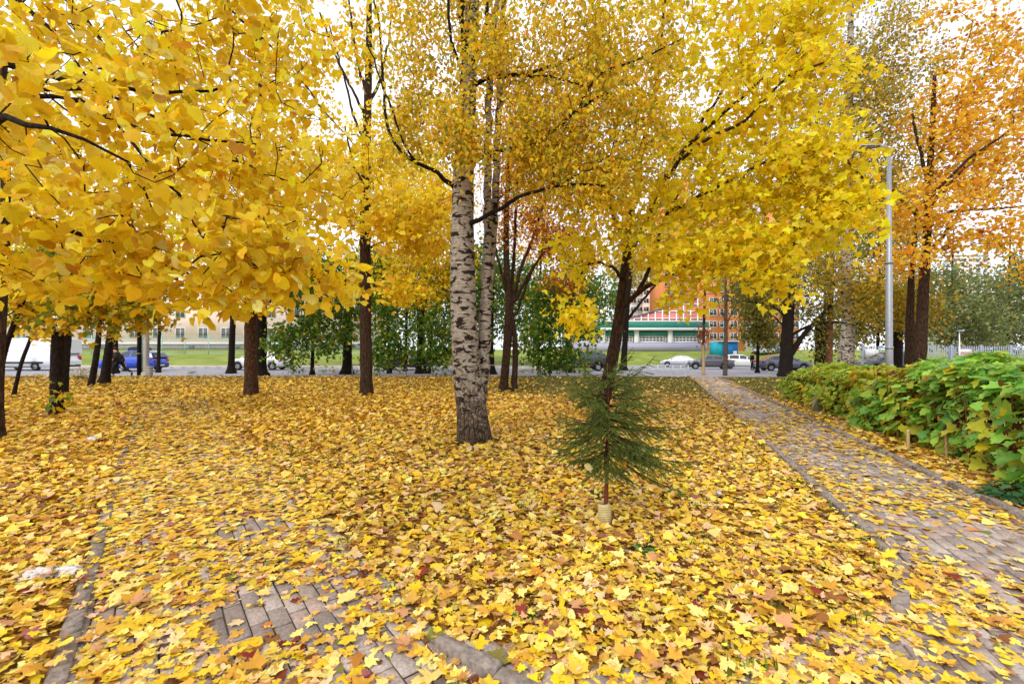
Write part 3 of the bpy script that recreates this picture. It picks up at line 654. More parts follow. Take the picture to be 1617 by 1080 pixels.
# the group of trees at the left
tree('maple_tree', 'sawn off maple stub with leafy shoots nearest the white van',
     [(90, 655, 17), (89, 610, 16), (90, 560, 16), (92, 525, 16)],
     [[(93, 540, 9), (101, 510, 6, -.1), (108, 480, 5, -.2), (118, 440, 4, -.3), (130, 400, 3, -.4)], [(105, 495, 5, -.2), (130, 475, 4, -.4), (165, 460, 3, -.6)], [(91, 530, 6), (75, 500, 4, .2), (60, 470, 3, .3)], [(108, 480, 4, -.2), (135, 470, 4, -.5), (150, 440, 3, -.6)]],
     [(100, 440, 80, 55, 10.3, .8, 80), (170, 455, 85, 50, 9.9, .7, 74), (50, 480, 45, 44, 10.6, .7, 40), (95, 395, 80, 40, 10.6, .7, 34), (150, 500, 60, 30, 10.2, .4, 34), (235, 480, 50, 40, 10.2, .5, 34), (88, 620, 18, 20, 10.4, .25, 4)],
     ('maple', .115, YGR, 12, (.17, .12), .05), 'bark', top=.4, tip=.004, flare=.2)
tree('maple_tree', 'slightly leaning trunk directly behind the sawn off stub', [(98, 622, 14), (101, 580, 13), (105, 540, 12), (108, 500, 10), (112, 440, 7), (116, 380, 5)], [],
     [(110, 380, 90, 80, 16.5, 1.6, 46), (60, 300, 100, 90, 16.5, 1.6, 34)], ('maple_low', .125, YEL, 14, (.22, .16), .05), 'bark', top=2, tip=.006, flare=.15)
tree('maple_tree', 'leaning dark trunk left of its pair beside the walking person', [(143, 610, 9), (149, 580, 8.5), (154, 550, 8), (157, 515, 6), (160, 470, 4)], [], [(165, 470, 55, 45, 20, 1.5, 24)], ('maple_low', .13, YGR, 14, (.25, .2), .05), 'bark', top=2, tip=.006, flare=.25)
tree('maple_tree', 'thicker leaning dark trunk with split foot beside the walking person', [(164, 607, 14), (168, 580, 12), (172, 550, 11), (175, 520, 9), (178, 470, 6)], [[(162, 590, 6), (157, 602, 6), (155, 608, 6)]], [(200, 460, 60, 45, 20, 1.5, 30), (230, 505, 45, 22, 20, .8, 14)], ('maple_low', .13, YGR, 14, (.25, .2), .05), 'bark', top=2, tip=.006, flare=.35)
tree('maple_tree', 'upright dark trunk with side shoot behind the walking person', [(181, 588, 9), (182, 560, 8.5), (181, 532, 8), (180, 490, 6)], [[(181, 545, 3), (189, 520, 2.5), (194, 490, 2)]], [(200, 440, 60, 60, 27, 1.6, 24)], ('kite', .18, YEL, 14, (.3, .2), .05), 'bark', top=2, tip=.008)
tree('maple_sapling', 'slender forked sapling leaning right in front of the white van', [(20, 627, 5.5), (29, 590, 5), (36, 565, 5), (46, 542, 4.5), (54, 515, 3.5), (62, 485, 3), (68, 455, 2)], [[(46, 542, 4), (55, 534, 3.5), (66, 524, 3)]], [(40, 490, 45, 45, 14.6, .9, 26), (66, 515, 20, 18, 14.6, .4, 8)], ('maple_low', .12, YEL, 13, (.18, .14), .05), 'bark', top=1, tip=.004, flare=.1)
tree('maple_sapling', 'slender curved sapling at the left edge in front of the van', [(-6, 660, 8), (0, 585, 7.5), (10, 545, 7), (22, 510, 6.5), (36, 475, 5.5), (50, 445, 5), (60, 415, 3)], [[(32, 485, 3), (20, 493, 2.5), (0, 500, 2)]], [(40, 400, 60, 50, 10.5, .7, 26), (20, 460, 40, 30, 10.3, .5, 14)], ('maple', .115, YEL, 12, (.16, .12), .05), 'bark', top=1.2, tip=.004, flare=.1)
tree('maple_tree', 'dark trunk cut by the left edge of the view', [(-3, 694, 13), (-2, 620, 12), (0, 560, 12), (3, 480, 13), (7, 400, 13), (9, 300, 12), (8, 200, 11), (5, 60, 8)], [], [(40, 250, 80, 100, 8.0, .8, 30), (60, 60, 120, 120, 8.2, 1, 34), (20, 420, 30, 30, 7.9, .4, 8)], ('maple', .115, YEL, 12, (.18, .13), .05), 'barkbrown', top=1.8, tip=.005)
# mid distance
tree('rowan_tree', 'brown double trunk with orange brown crown just right of the birch',
     [(794, 618, 13), (799, 570, 13), (803, 520, 14), (805, 480, 13), (800, 430, 10), (799, 360, 9), (802, 280, 7), (806, 180, 5)],
     [[(812, 618, 13), (814, 570, 12), (813, 530, 10), (808, 500, 9)], [(806, 490, 10), (815, 450, 8), (827, 410, 7), (840, 380, 6), (860, 320, 5), (885, 250, 4), (905, 190, 3)], [(812, 480, 7), (830, 440, 6, -.4), (850, 410, 5, -.6), (880, 375, 4, -.9)],
      [(803, 470, 7), (792, 430, 6, -.3), (782, 395, 5, -.4), (776, 330, 3, -.5)], [(806, 470, 8), (812, 400, 7, .5), (815, 320, 6, .6), (822, 240, 4, .7)], [(814, 500, 5), (835, 440, 5, .5), (865, 380, 4, .6), (890, 340, 3, .6)]],
     [(850, 270, 70, 80, 16.6, 1.4, 90), (880, 370, 60, 50, 16.2, 1, 50), (810, 330, 45, 80, 17, 1.2, 34), (800, 180, 70, 90, 17, 1.5, 50), (880, 170, 70, 80, 17.5, 1.4, 50), (900, 440, 40, 30, 16, .7, 16)],
     ('kite', .10, BRN, 40, (.26, .2), .05), 'barkbrown', top=1.9, tip=.006, flare=.2)
BG = [  # saplings and trunks along the street, seen between the nearer trees
 ('green_maple', 'green young maple between the white car and the second straight trunk', [(493, 590, 6), (494, 540, 5), (494, 470, 4), (495, 420, 3)], [(470, 460, 55, 50, 26, 1.4, 40), (455, 540, 35, 40, 26, 1, 24), (500, 520, 45, 45, 26, 1, 34), (520, 430, 50, 45, 26, 1.2, 28)], GRN, .17, None, 14),
 ('green_maple', 'thick dark trunk in green leaves left of the tall straight trunk', [(548, 589, 15), (549, 540, 13), (552, 480, 10), (556, 420, 8)], [(550, 460, 45, 50, 27, 1.3, 30), (535, 520, 30, 40, 27, 1, 18), (600, 430, 50, 45, 27.5, 1.5, 30)], GRN, .17, None, 14),
 ('green_maple', 'green young maple right of the tall straight trunk, above a dark car', [(615, 588, 6), (614, 540, 5), (612, 470, 4)], [(610, 500, 35, 45, 26, 1, 30), (630, 540, 28, 30, 26, .8, 18), (605, 560, 22, 20, 26, .6, 10)], GRN, .17, None, 14),
 ('maple_tree', 'dark trunk splitting into a fan of boughs left of the birch', [(665, 588, 14), (665, 540, 12), (664, 490, 12), (666, 440, 8), (668, 380, 6)], [(640, 440, 60, 40, 26.5, 1.4, 30), (720, 400, 40, 50, 26.5, 1.4, 26), (670, 380, 60, 60, 26.5, 2, 46), (690, 440, 40, 40, 26.5, 1.2, 24), (640, 300, 90, 90, 27, 2.2, 50)], YEL, .17, [[(664, 495, 8), (655, 460, 6), (648, 420, 4)], [(667, 490, 7), (682, 460, 5), (700, 420, 3)]], 14),
 ('green_maple', 'thin green sapling between the fan shaped tree and the birch', [(678, 588, 4), (680, 540, 3.5), (684, 480, 3)], [(690, 520, 30, 40, 26, 1, 24), (700, 560, 30, 22, 26, .7, 14), (700, 440, 40, 40, 27, 1.2, 22)], GRN, .17, None, 14),
 ('maple_tree', 'black trunk seen through the gap right of the twin birch stems', [(775, 589, 13), (774, 550, 11), (775, 490, 9), (778, 420, 7)], [(770, 420, 40, 60, 27, 1.5, 24), (760, 520, 20, 30, 27, .8, 8)], GRN, .17, None, 14),
 ('green_maple', 'bushy green maple between the double trunk and the leaning maple', [(868, 588, 5), (868, 550, 4), (870, 480, 4)], [(865, 480, 50, 60, 27, 1.4, 50), (925, 500, 30, 50, 27, 1, 26), (885, 560, 46, 24, 26.5, .8, 26), (845, 540, 30, 35, 26.5, .9, 18), (900, 440, 50, 50, 27, 1.3, 30)], GRN, .17, None, 14),
 ('maple_tree', 'short black trunk below hanging yellow leaves left of the leaning maple', [(900, 587, 12), (899, 560, 11), (897, 520, 9), (895, 470, 7)], [(900, 460, 30, 40, 27.5, 1.2, 16)], GRN, .17, None, 12),
 ('maple_tree', 'dark trunk hidden close behind the leaning maple', [(984, 584, 11), (987, 540, 9), (990, 490, 8), (995, 430, 8), (1000, 330, 6)], [(1000, 380, 70, 60, 28, 1.8, 20), (1010, 230, 90, 120, 28, 2.2, 40)], BIO, .16, [[(987, 510, 7), (1010, 480, 5), (1035, 450, 4)]], 12),
 ('maple_tree', 'dark trunk beside the white car near the street', [(365, 588, 10), (366, 550, 9), (368, 500, 8), (362, 470, 6)], [(360, 420, 70, 60, 26, 2, 34), (300, 330, 110, 90, 26, 2, 40)], YEL, .18, [[(367, 515, 7), (374, 490, 5), (378, 465, 4)]], 14)]
for nm, lb, tr, bl, pl, sz, lm, per in BG:
    tree(nm, lb, tr, lm or [], bl, ('kite', sz*1.15, pl, per*3, (.38, .32), .08), 'bark', top=.5 if nm == 'green_maple' else 2.2, tip=.007, group='trees along the near edge of the street')
# trees at the right
tree('maple_tree', 'black trunk with a bough forking right, beside the grey sedan',
     [(1240, 588, 20), (1242, 550, 18), (1244, 510, 16), (1247, 470, 15), (1251, 430, 13), (1253, 390, 9), (1256, 320, 6)],
     [[(1246, 565, 11), (1257, 545, 11), (1272, 525, 9), (1290, 505, 8), (1302, 492, 7), (1316, 478, 4)], [(1252, 528, 6), (1275, 515, 5), (1310, 509, 4.5), (1340, 508, 3.5), (1400, 522, 2.5)], [(1245, 480, 8), (1238, 455, 6), (1225, 432, 5), (1200, 420, 3)], [(1241, 500, 6), (1228, 488, 4.5), (1215, 480, 4), (1180, 476, 2.5)], [(1238, 515, 3), (1222, 500, 2.5), (1217, 485, 2)]],
     [(1290, 460, 70, 45, 30, 2, 60), (1200, 460, 50, 40, 30, 1.5, 34), (1260, 400, 80, 50, 30.5, 2.2, 50), (1190, 400, 70, 45, 31, 1.8, 30), (1310, 535, 40, 25, 30, 1, 14), (1300, 300, 90, 80, 31, 2.4, 50)],
     ('kite', .15, OLV, 60, (.42, .36), .25), 'bark', Z=29.5, top=2.6, tip=.009, flare=.15)
tree('tree_stump', 'tall thick black trunk stub behind the reddish trunk', [(1296, 582, 17), (1296, 550, 16), (1296, 520, 17), (1295, 500, 12)], [], [], None, 'bark', Z=33, flare=.1)
tree('pine_tree', 'smooth reddish trunk between the black stub and the right birch', [(1309, 584, 9.5), (1310, 540, 9), (1311, 500, 9), (1312, 440, 8)], [], [(1320, 410, 50, 35, 30.5, 1.5, 24)], ('kite', .15, OLV, 22, (.35, .3), .2), 'barkred', Z=30, top=3, tip=.01, flare=.05)
tree('birch_tree', 'white birch trunk rising behind the hedge beside the lamp post',
     [(1334, 600, 24), (1336, 560, 21), (1340, 520, 19), (1339, 480, 17.5), (1336, 430, 16), (1337, 370, 15), (1338, 300, 14), (1338, 220, 12), (1340, 150, 10), (1343, 60, 8), (1346, -60, 5)],
     [[(1340, 480, 6), (1347, 487, 5, -.2), (1352, 482, 4, -.3)], [(1337, 200, 5), (1352, 120, 4), (1380, 90, 3), (1420, 50, 2)], [(1338, 170, 4), (1360, 160, 3.5, -.3), (1385, 155, 3, -.5)], [(1336, 470, 5), (1320, 450, 4), (1290, 430, 3)], [(1339, 260, 5), (1365, 220, 4), (1400, 200, 3)]],
     [(1410, 90, 80, 80, 21.5, 2, 50), (1400, 200, 70, 80, 21, 1.6, 56), (1310, 100, 70, 80, 22.5, 1.8, 30), (1400, 290, 50, 40, 21, 1.3, 26), (1390, 460, 60, 55, 21, 1.4, 34), (1300, 420, 50, 50, 22, 1.4, 20), (1380, -40, 110, 60, 22, 2, 30), (1440, 480, 40, 40, 20, 1, 14)],
     ('kite', .125, BIO, 95, (.42, .36), .4), 'birchfar', Z=22, top=3, tip=.006, sides=18, flare=.15)
tree('maple_tree', 'orange maple with broad crown rising behind the hedge at the right',
     [(1452, 600, 18), (1453, 560, 17), (1456, 500, 15), (1460, 430, 13), (1464, 370, 11), (1467, 310, 11), (1470, 240, 8), (1476, 120, 5)],
     [[(1462, 400, 8), (1480, 385, 7), (1495, 365, 6), (1520, 330, 4)], [(1466, 330, 8), (1490, 300, 7, -.5), (1540, 250, 5, -1), (1600, 200, 3, -1.3)], [(1465, 360, 8), (1435, 330, 6, -.5), (1410, 300, 4, -.8)], [(1468, 300, 7), (1455, 250, 6), (1440, 180, 4)], [(1464, 350, 7), (1500, 335, 6, .5), (1560, 330, 5, .8), (1630, 325, 3, 1)],
      [(1469, 270, 6), (1510, 200, 5, .6), (1560, 110, 3, .8)], [(1440, 340, 6, -.6), (1480, 300, 6, -1.2), (1530, 250, 5, -1.5), (1590, 210, 3, -1.7)]],
     [(1540, 250, 90, 80, 16, 1.6, 110), (1460, 320, 70, 55, 15.5, 1.4, 56), (1580, 120, 80, 90, 16.5, 1.6, 80), (1490, 170, 60, 60, 16.5, 1.4, 44), (1560, 380, 70, 40, 15.5, 1, 40), (1430, 400, 40, 40, 15.3, .9, 20), (1640, 250, 60, 140, 16, 1.5, 50), (1500, 60, 50, 60, 17, 1.5, 16), (1600, 20, 80, 60, 17, 1.5, 30), (1640, 420, 50, 40, 15, .8, 14)],
     ('maple_low', .112, ORG, 27, (.28, .2), .05), 'barkbrown', Z=16.5, top=2.6, tip=.005, flare=.1)
tree('maple_tree', 'second dark stem left of the orange maple behind the hedge', [(1436, 600, 15), (1437, 560, 14), (1437, 500, 11), (1439, 440, 8), (1444, 380, 6), (1452, 320, 4)], [], [(1420, 350, 45, 45, 18, 1.2, 26), (1400, 420, 30, 30, 18, .8, 12)], ('maple_low', .11, ORG, 15, (.2, .16), .05), 'barkbrown', Z=18, top=2.6, tip=.006, flare=.1)
tree('maple_tree', 'thick trunk right behind the lamp post, half hidden by the hedge', [(1414, 600, 18), (1415, 560, 17), (1416, 510, 15), (1418, 470, 12)], [], [(1430, 440, 50, 40, 21.5, 1.2, 20)], ('kite', .12, BIO, 18, (.25, .2), .1), 'bark', Z=21.5, top=2.6, tip=.008, flare=.1)
tree('bare_tree', 'thin almost bare tree at the end of the straight path', [(1145, 585, 6.5), (1146, 540, 6), (1146, 500, 5.5), (1146, 460, 4), (1147, 420, 2.5)],
     [[(1146, 505, 3), (1135, 480, 2.5), (1125, 450, 2)], [(1146, 515, 3), (1158, 490, 2.5), (1168, 470, 2)], [(1146, 490, 2.5), (1152, 455, 2)]], [(1145, 470, 38, 50, 31, 1.6, 60), (1165, 510, 25, 22, 31, 1, 18)], ('kite', .09, BRN, 3, (.3, .3), .05), 'barkgrey', Z=31, top=2.5, tip=.010, flare=.1)
tree('round_tree', 'small clipped tree with round reddish head on a pale stem', [(1111, 586, 5), (1111, 565, 4.5), (1110, 545, 4)], [[(1110, 548, 2.5), (1104, 535, 2), (1103, 520, 1.5)], [(1111, 548, 2.5), (1116, 535, 2), (1117, 520, 1.5)]], [(1110, 529, 12, 17, 32, .5, 60)], ('kite', .10, [((150, 84, 50), 3), ((176, 110, 60), 2), ((120, 60, 40), 2)], 8, (.12, .12), 0), 'stake', Z=32, top=1.2, tip=.01, flare=.1)
# far green willows and yellow crowns that close the view
FAR = [('willow_tree', 'pale green willow behind the fence right of the orange maple', 1500, 46, [(1500, 470, 75, 60, 44, 3, 90), (1450, 510, 50, 40, 44, 2, 40), (1540, 520, 60, 30, 44, 2, 40)], WIL),
 ('willow_tree', 'grey green willow behind the fence at the right edge', 1590, 50, [(1590, 480, 70, 55, 50, 3, 90), (1630, 430, 60, 60, 50, 3, 40), (1600, 530, 60, 25, 50, 2, 30)], WIL),
 ('willow_tree', 'olive willow behind the fence left of the lamp post', 1385, 48, [(1385, 480, 60, 60, 48, 3, 90), (1340, 520, 40, 35, 48, 2, 36), (1400, 400, 60, 50, 48, 3, 46)], OLV),
 ('yellow_tree', 'thin yellow tree beside the parking cars, right of the path end', 1196, 36, [(1195, 500, 26, 45, 36, 1.3, 46), (1185, 440, 40, 45, 36, 1.6, 44), (1215, 525, 25, 25, 36, 1, 14)], OLV),
 ('yellow_tree', 'far olive yellow tree behind the leaning maple, hiding the orange tower', 1110, 60, [(1110, 370, 110, 60, 60, 5, 70), (1130, 250, 140, 100, 60, 6, 70), (1000, 430, 50, 35, 60, 3, 24)], BIO),
 ('yellow_tree', 'far yellow tree seen behind the fan shaped tree', 640, 34, [(640, 320, 120, 110, 34, 3, 90), (560, 260, 110, 110, 34, 3, 60), (700, 220, 120, 120, 34, 3, 60), (600, 440, 80, 40, 34, 2, 40)], YEL),
 ('yellow_tree', 'far orange tree behind the brown double trunk', 850, 36, [(840, 280, 120, 120, 36, 3, 80), (880, 120, 130, 100, 36, 3, 60), (900, 400, 60, 45, 36, 2, 30)], ORG),
 ('yellow_tree', 'far yellow tree behind the linden branches at the left', 250, 32, [(250, 360, 130, 90, 32, 3, 80), (140, 260, 130, 110, 32, 3, 60), (380, 240, 130, 120, 32, 3, 60), (90, 420, 100, 50, 32, 2, 40)], YEL),
 ('yellow_tree', 'far tree at the left edge behind the van', 20, 42, [(20, 330, 120, 110, 42, 3, 60), (-60, 430, 90, 60, 42, 3, 30)], YEL),
 ('green_tree', 'far dark green tree closing the gap behind the street saplings', 730, 44, [(730, 470, 60, 70, 44, 3, 100), (800, 460, 60, 80, 44, 3, 100), (860, 490, 60, 60, 44, 2.5, 70), (660, 470, 60, 70, 44, 3, 80), (590, 460, 70, 70, 44, 3, 80), (940, 470, 50, 50, 44, 3, 50), (470, 420, 60, 60, 44, 3, 30)], GRN),
 ('yellow_tree', 'far olive tree behind the right birch crown', 1300, 52, [(1300, 350, 90, 90, 52, 4, 70), (1270, 200, 110, 100, 52, 4, 40), (1420, 330, 70, 60, 52, 3, 40)], OLV)]
for nm, lb, px, z, bl, pl in FAR:
    tree(nm, lb, [(px, 585, 5), (px+2, 500, 4), (px+4, 420, 2.5), (px+6, 360, 1.5)], [], bl, ('kite', .0058*z, pl, 56, (.03*z*.45, .03*z*.4), .1), 'bark', Z=z, top=2.5, tip=.012, step=.7, group='trees beyond the street')

# ------------------------------------------------------------------ fallen leaves
KB = (G(1419, 972)[:2]+G(1434, 918)[:2])/2
TRUNKS = [(G(752, 699), .34), (G(944, 676), .2)]
def dens(x, y):                                       # 0..1: how thickly leaves lie
    d = np.ones_like(x)
    ia, _, _ = in_path(x, y, 0); ib, _, vb = in_path(x, y, 1)
    d = np.where(ia, coverA(x, y), d); d = np.where(ib, coverB(x, y), d)
    thin = sstep(11.0, 16.5, y+1.5*(vnoise(x, y, .35, 9)-.5)*4)*sstep(-3.5, 1.5, x)      # the far lawn right of the birch is mostly grass
    far = sstep(22, 25.5, y)*.35
    d = np.where(ib, d, d*(1-.86*thin)*(1-far))
    d = np.where(~ia & ~ib, d*np.clip(.62+.75*vnoise(x, y, 1.9, 21), .5, 1), d)
    sp = np.hypot(x-.85, y-4.05); d = d*(1-.45*np.exp(-(sp/.32)**2)*(~ia & ~ib))
    vB = x*nR[0]+y*nR[1]-pavB['c']; vA = x*nL[0]+y*nL[1]-pavA['c']
    d = np.where((np.abs(vB+hB) < .075) & (y > 3.1) & (y < 8), d*.22, d); d = np.where((np.abs(vB-hB) < .07) & (y < 9), d*.3, d)
    d = np.where((np.abs(vA+hA) < .07) & (y < 3.6), d*.3, d)
    for a, b2 in zip(KA[:-1], KA[1:]):
        t = np.clip(((x-a[0])*(b2[0]-a[0])+(y-a[1])*(b2[1]-a[1]))/np.sum((b2-a)**2), 0, 1); dk = np.hypot(x-a[0]-t*(b2[0]-a[0]), y-a[1]-t*(b2[1]-a[1]))
        d = np.where((dk < .08) & (y < 2.38), d*.22, d)
    kx_ = np.hypot(x-KB[0], y-KB[1]); d = np.where(kx_ < .16, d*.6, d)
    hed = hedge_side(x, y); d = np.where(hed > .15, d*.55, d)
    return np.where(y > ROAD0-.9, 0, d)
def hedge_side(x, y):                                 # >0 under the hedge
    return (x*nR[0]+y*nR[1]-pavB['c'])-pavB['half']-.55
def litter_points(y0, y1, per, extra=.6):
    area = (y1**2-y0**2)*1.125*1.08+2*extra*(y1-y0); n = int(area*per)
    u = rng.random(n); y = np.sqrt(y0**2+u*(y1**2-y0**2)); x = (rng.random(n)*2-1)*(1.125*1.04*y+extra)
    k = rng.random(n) < dens(x, y); x, y = x[k], y[k]
    for b, r in TRUNKS:
        q = np.hypot(x-b[0], y-b[1]) > r*.75; x, y = x[q], y[q]
    return x, y
def litter_attr(x, y, size, tilt, lift):
    n = len(x); ia = in_path(x, y, 0)[0] | in_path(x, y, 1)[0]
    z = T(x, y)+.014+np.where(ia, .35, 1.)*lift*rng.random(n)**1.3
    pos = np.stack([x, y, z], 1); nr = rng.normal(size=(n, 3))*[tilt, tilt, 0]*np.where(ia, .45, 1.)[:, None]+[0, 0, 1.]
    flip = rng.random(n) < .35; nr[:, 2] = nr[:, 2]
    a = rng.random(n)*2*math.pi; RM = frames(nr, np.stack([np.cos(a), np.sin(a), a*0], 1))
    RM[flip, :, 0] *= -1; RM[flip, :, 2] *= -1
    sc = size*np.clip(1+.33*rng.normal(size=n), .4, 1.8)
    pos[:, :2] -= RM[:, :2, 1]*(sc*.45)[:, None]
    col = pal(n, LIT); o = pal(n, LITO); f = pal(n, LITF)
    w = rng.random(n); left = sstep(1.5, -6.5, x-.3*y+1.5)*.48+.15*sstep(6, 11, y)  # shade at left put into colour as more orange leaves; paler maple leaves right
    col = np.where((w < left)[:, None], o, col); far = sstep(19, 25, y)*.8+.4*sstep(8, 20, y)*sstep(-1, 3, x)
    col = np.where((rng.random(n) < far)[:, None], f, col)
    return pos, RM, sc, col
litter_n = 0
LR = [(1.35, 3.6, 900, 'maple_hi', .057, .26, .045), (3.6, 6.5, 820, 'maple_low', .064, .30, .045), (6.5, 10.5, 560, 'kite', .092, .34, .05), (10.5, 16, 340, 'kite', .10, .40, .05), (16, 27, 150, 'kite', .125, .38, .05)]
lit_root = bpy.data.objects.new('leaf_litter', None); COL.objects.link(lit_root); lit_root['kind'] = 'stuff'; lit_root['label'] = 'thick carpet of fallen yellow leaves over the lawn and paths'
for k, (y0, y1, per, shp, sz, tl, lf) in enumerate(LR):
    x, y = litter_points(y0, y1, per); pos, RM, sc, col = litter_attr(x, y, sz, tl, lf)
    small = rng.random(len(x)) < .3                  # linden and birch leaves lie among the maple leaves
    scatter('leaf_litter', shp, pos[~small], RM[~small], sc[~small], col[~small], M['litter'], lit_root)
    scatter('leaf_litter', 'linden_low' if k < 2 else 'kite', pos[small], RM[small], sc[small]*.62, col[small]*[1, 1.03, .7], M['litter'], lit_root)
# the leaves that lie nearest, one by one
FG = 'loose fallen leaves lying nearest the camera'
FK = [('yellow maple leaf lying flat on top of the foreground leaf carpet', (240, 200, 52)), ('pale cream yellow maple leaf lying on top of the foreground leaf carpet', (244, 218, 124)),
      ('ochre maple leaf lying on top of the foreground leaf carpet', (214, 158, 56)), ('dusty pink brown maple leaf lying on top of the foreground leaf carpet', (206, 150, 104)), ('dark red maple leaf lying on top of the foreground leaf carpet', (136, 44, 34))]
bank = {}
x, y = litter_points(1.95, 3.3, 190, 0); px = CX+x/y*F; k = (px > -10) & (px < 1625); x, y = x[k][:300], y[k][:300]
pos, RM, sc, col = litter_attr(x, y, .068, .26, .0); ia = in_path(x, y, 0)[0] | in_path(x, y, 1)[0]
pos[:, 2] = T(x, y)+np.where(ia, .035, .062)+rng.random(len(x))*.012
for i in range(len(x)):
    q = int(rng.choice(5, p=[.40, .28, .18, .11, .03])); v = random.randrange(12)
    if (q, v) not in bank:
        V, tr, lc = SH['maple_hi'][v]; c = np.clip(s2l(FK[q][1])*random.uniform(.9, 1.1), 0, .9)
        bank[q, v] = mesh_np('fallen_leaf', V, tr, None, False, np.tile(c, (len(V), 1)), lc); bank[q, v].materials.append(M['litter'])
    o = bpy.data.objects.new('fallen_leaf', bank[q, v]); COL.objects.link(o); A = RM[i]*sc[i]
    o.matrix_world = Matrix([list(A[a])+[pos[i][a]] for a in range(3)]+[[0, 0, 0, 1]])
    tag(o, FK[q][0], 'fallen leaf', FG)

# grass between the leaves
def blades(name, x, y, h, table, parent=None, w=.006, spread=.35):
    n = len(x); a = rng.random(n)*2*math.pi; d = np.stack([np.cos(a), np.sin(a)], 1); hh = h*(.5+rng.random(n)); b = np.stack([x, y, T(x, y)], 1)
    side = np.stack([-d[:, 1], d[:, 0], a*0], 1)*(w*(.7+.6*rng.random(n)))[:, None]; ln = (hh*spread*rng.random(n)*2)[:, None]
    m = b.copy(); m[:, :2] += d*ln*.35; m[:, 2] += hh*.6; t = b.copy(); t[:, :2] += d*ln; t[:, 2] += hh
    V = np.stack([b-side, b+side, m-side*.8, m+side*.8, t], 1).reshape(-1, 3); i = np.arange(n)[:, None]*5
    tr = np.concatenate([i+[0, 1, 3], i+[0, 3, 2], i+[2, 3, 4]]); c = np.repeat(pal(n, table), 5, 0)
    return link(name, mesh_np(name, V, tr, None, False, c, V*0), M['shrub'], parent, kind='stuff')
GRS = [((96, 124, 40), 3), ((120, 140, 50), 2), ((74, 100, 36), 2), ((150, 150, 70), 1)]
cl = []
for _ in range(150):
    yy = math.sqrt(random.uniform(2.1**2, 9**2)); xx = random.uniform(-.6, 1)*yy*.9
    if in_path(xx, yy, 0)[0] or in_path(xx, yy, 1)[0] or hedge_side(xx, yy) > -1.5 and yy < 2: continue
    cl.append((xx, yy))
ep = [pt(pavB, nR, -hB-.06-random.random()*.12, y) for y in np.linspace(3.2, 7, 12)]      # along the kerb
cl = np.array(cl+[tuple(e) for e in ep]); k = np.repeat(np.arange(len(cl)), 22)
blades('grass', cl[k, 0]+rng.normal(size=len(k))*.055, cl[k, 1]+rng.normal(size=len(k))*.07, .06, GRS)
n = 60000; yy = np.sqrt(rng.uniform(12**2, 27**2, n)); xx = rng.uniform(-.15, .62, n)*yy*1.1
k = (rng.random(n) < sstep(12.5, 18, yy)*sstep(-3, 2, xx)) & ~in_path(xx, yy, 1)[0] & ~in_path(xx, yy, 0)[0] & (yy < ROAD0-.4)
blades('grass', xx[k], yy[k], .05, [((110, 112, 50), 3), ((134, 126, 66), 2), ((92, 96, 44), 2)], None, .012)
n = 16000; yy = rng.uniform(9, 26, n); xx = rng.uniform(-1.2, -.55, n)*yy
k = (rng.random(n) < .8*sstep(18, 23, yy)*(vnoise(xx, yy, .3, 31) > .5)); blades('grass', xx[k], yy[k], .09, GRS, None, .012)

# small weeds that show green among the leaves
def weed(px, py, r, label, table=GRN, n=26, ls=.06, cat='weed', name='weed'):
    b = G(px, py); ro = thing(name, label, cat, b, 0); mb = MB(); ps, nn, tt, ss = [], [], [], []
    for i in range(n):
        a = random.random()*6.283; d = r*math.sqrt(random.random()); h = r*random.uniform(.25, .75)*(1.2-d/r*.5)
        tip = np.array([math.cos(a)*d, math.sin(a)*d, h]); mb.tube([(tip[0]*.2, tip[1]*.2, -.01), tip*[.6, .6, .8], tip], .0022, 3, cap=False)
        ps.append(tip); tt.append((math.cos(a), math.sin(a), random.uniform(-.4, .3))); nn.append((math.cos(a)*.3, math.sin(a)*.3, 1)); ss.append(ls*random.uniform(.6, 1.3))
    mb.build('stem', M['twig'], ro); scatter('foliage', 'ovate', np.array(ps), frames(np.array(nn), np.array(tt)), np.array(ss), pal(n, table), M['shrub'], ro)
DG = [((58, 104, 44), 3), ((76, 124, 54), 3), ((96, 136, 70), 1)]
weed(1017, 868, .09, 'green weed tuft in front of and right of the little spruce', DG)
weed(1036, 905, .05, 'little green weed just below the tuft right of the spruce', DG, 14, .05)
weed(833, 967, .08, 'green weed among pink and yellow leaves at bottom centre', DG, 22, .05)
weed(1130, 955, .06, 'dark green seedling among red tinted leaves, below the spruce to its right', DG, 12, .07)
weed(1016, 1040, .06, 'weed tuft at the bottom edge between grass blades', DG, 16, .05)
weed(1062, 782, .10, 'low green weed under the right branches of the spruce', DG, 24, .06)
weed(645, 876, .05, 'small green leaf rosette left of bottom centre among yellow leaves', DG, 10, .06)
weed(1602, 792, .26, 'dark green leafy plant between hedge and kerb at the right edge', [((50, 100, 52), 3), ((66, 118, 62), 2), ((88, 136, 80), 1)], 150, .10, 'plant', 'leafy_plant')
weed(192, 603, .36, 'yellow leafy sprig in front of the walking person', YEL, 50, .16, 'plant', 'leafy_sprig')
weed(128, 600, .9, 'sparse yellowing bush between the stub and the leaning pair', YGR, 120, .13, 'bush', 'young_bush')
weed(303, 590, .25, 'low green plant by the street near the white car', GRN, 30, .14, 'plant', 'leafy_plant')
weed(62, 596, .30, 'green yellow sprout at the foot of the sawn off stub', YGR, 36, .12, 'plant', 'leafy_sprig')
for i, px in enumerate((462, 478, 512, 528, 562, 598, 632, 700, 716, 732, 746, 826, 840, 858, 888, 915, 926)):
    weed(px, 588.5+random.random()*2, random.uniform(.35, .6), 'low twiggy sucker along the street edge under the saplings', GRN if i % 3 else YGR, 34, .15, 'shrub', 'low_shrub')
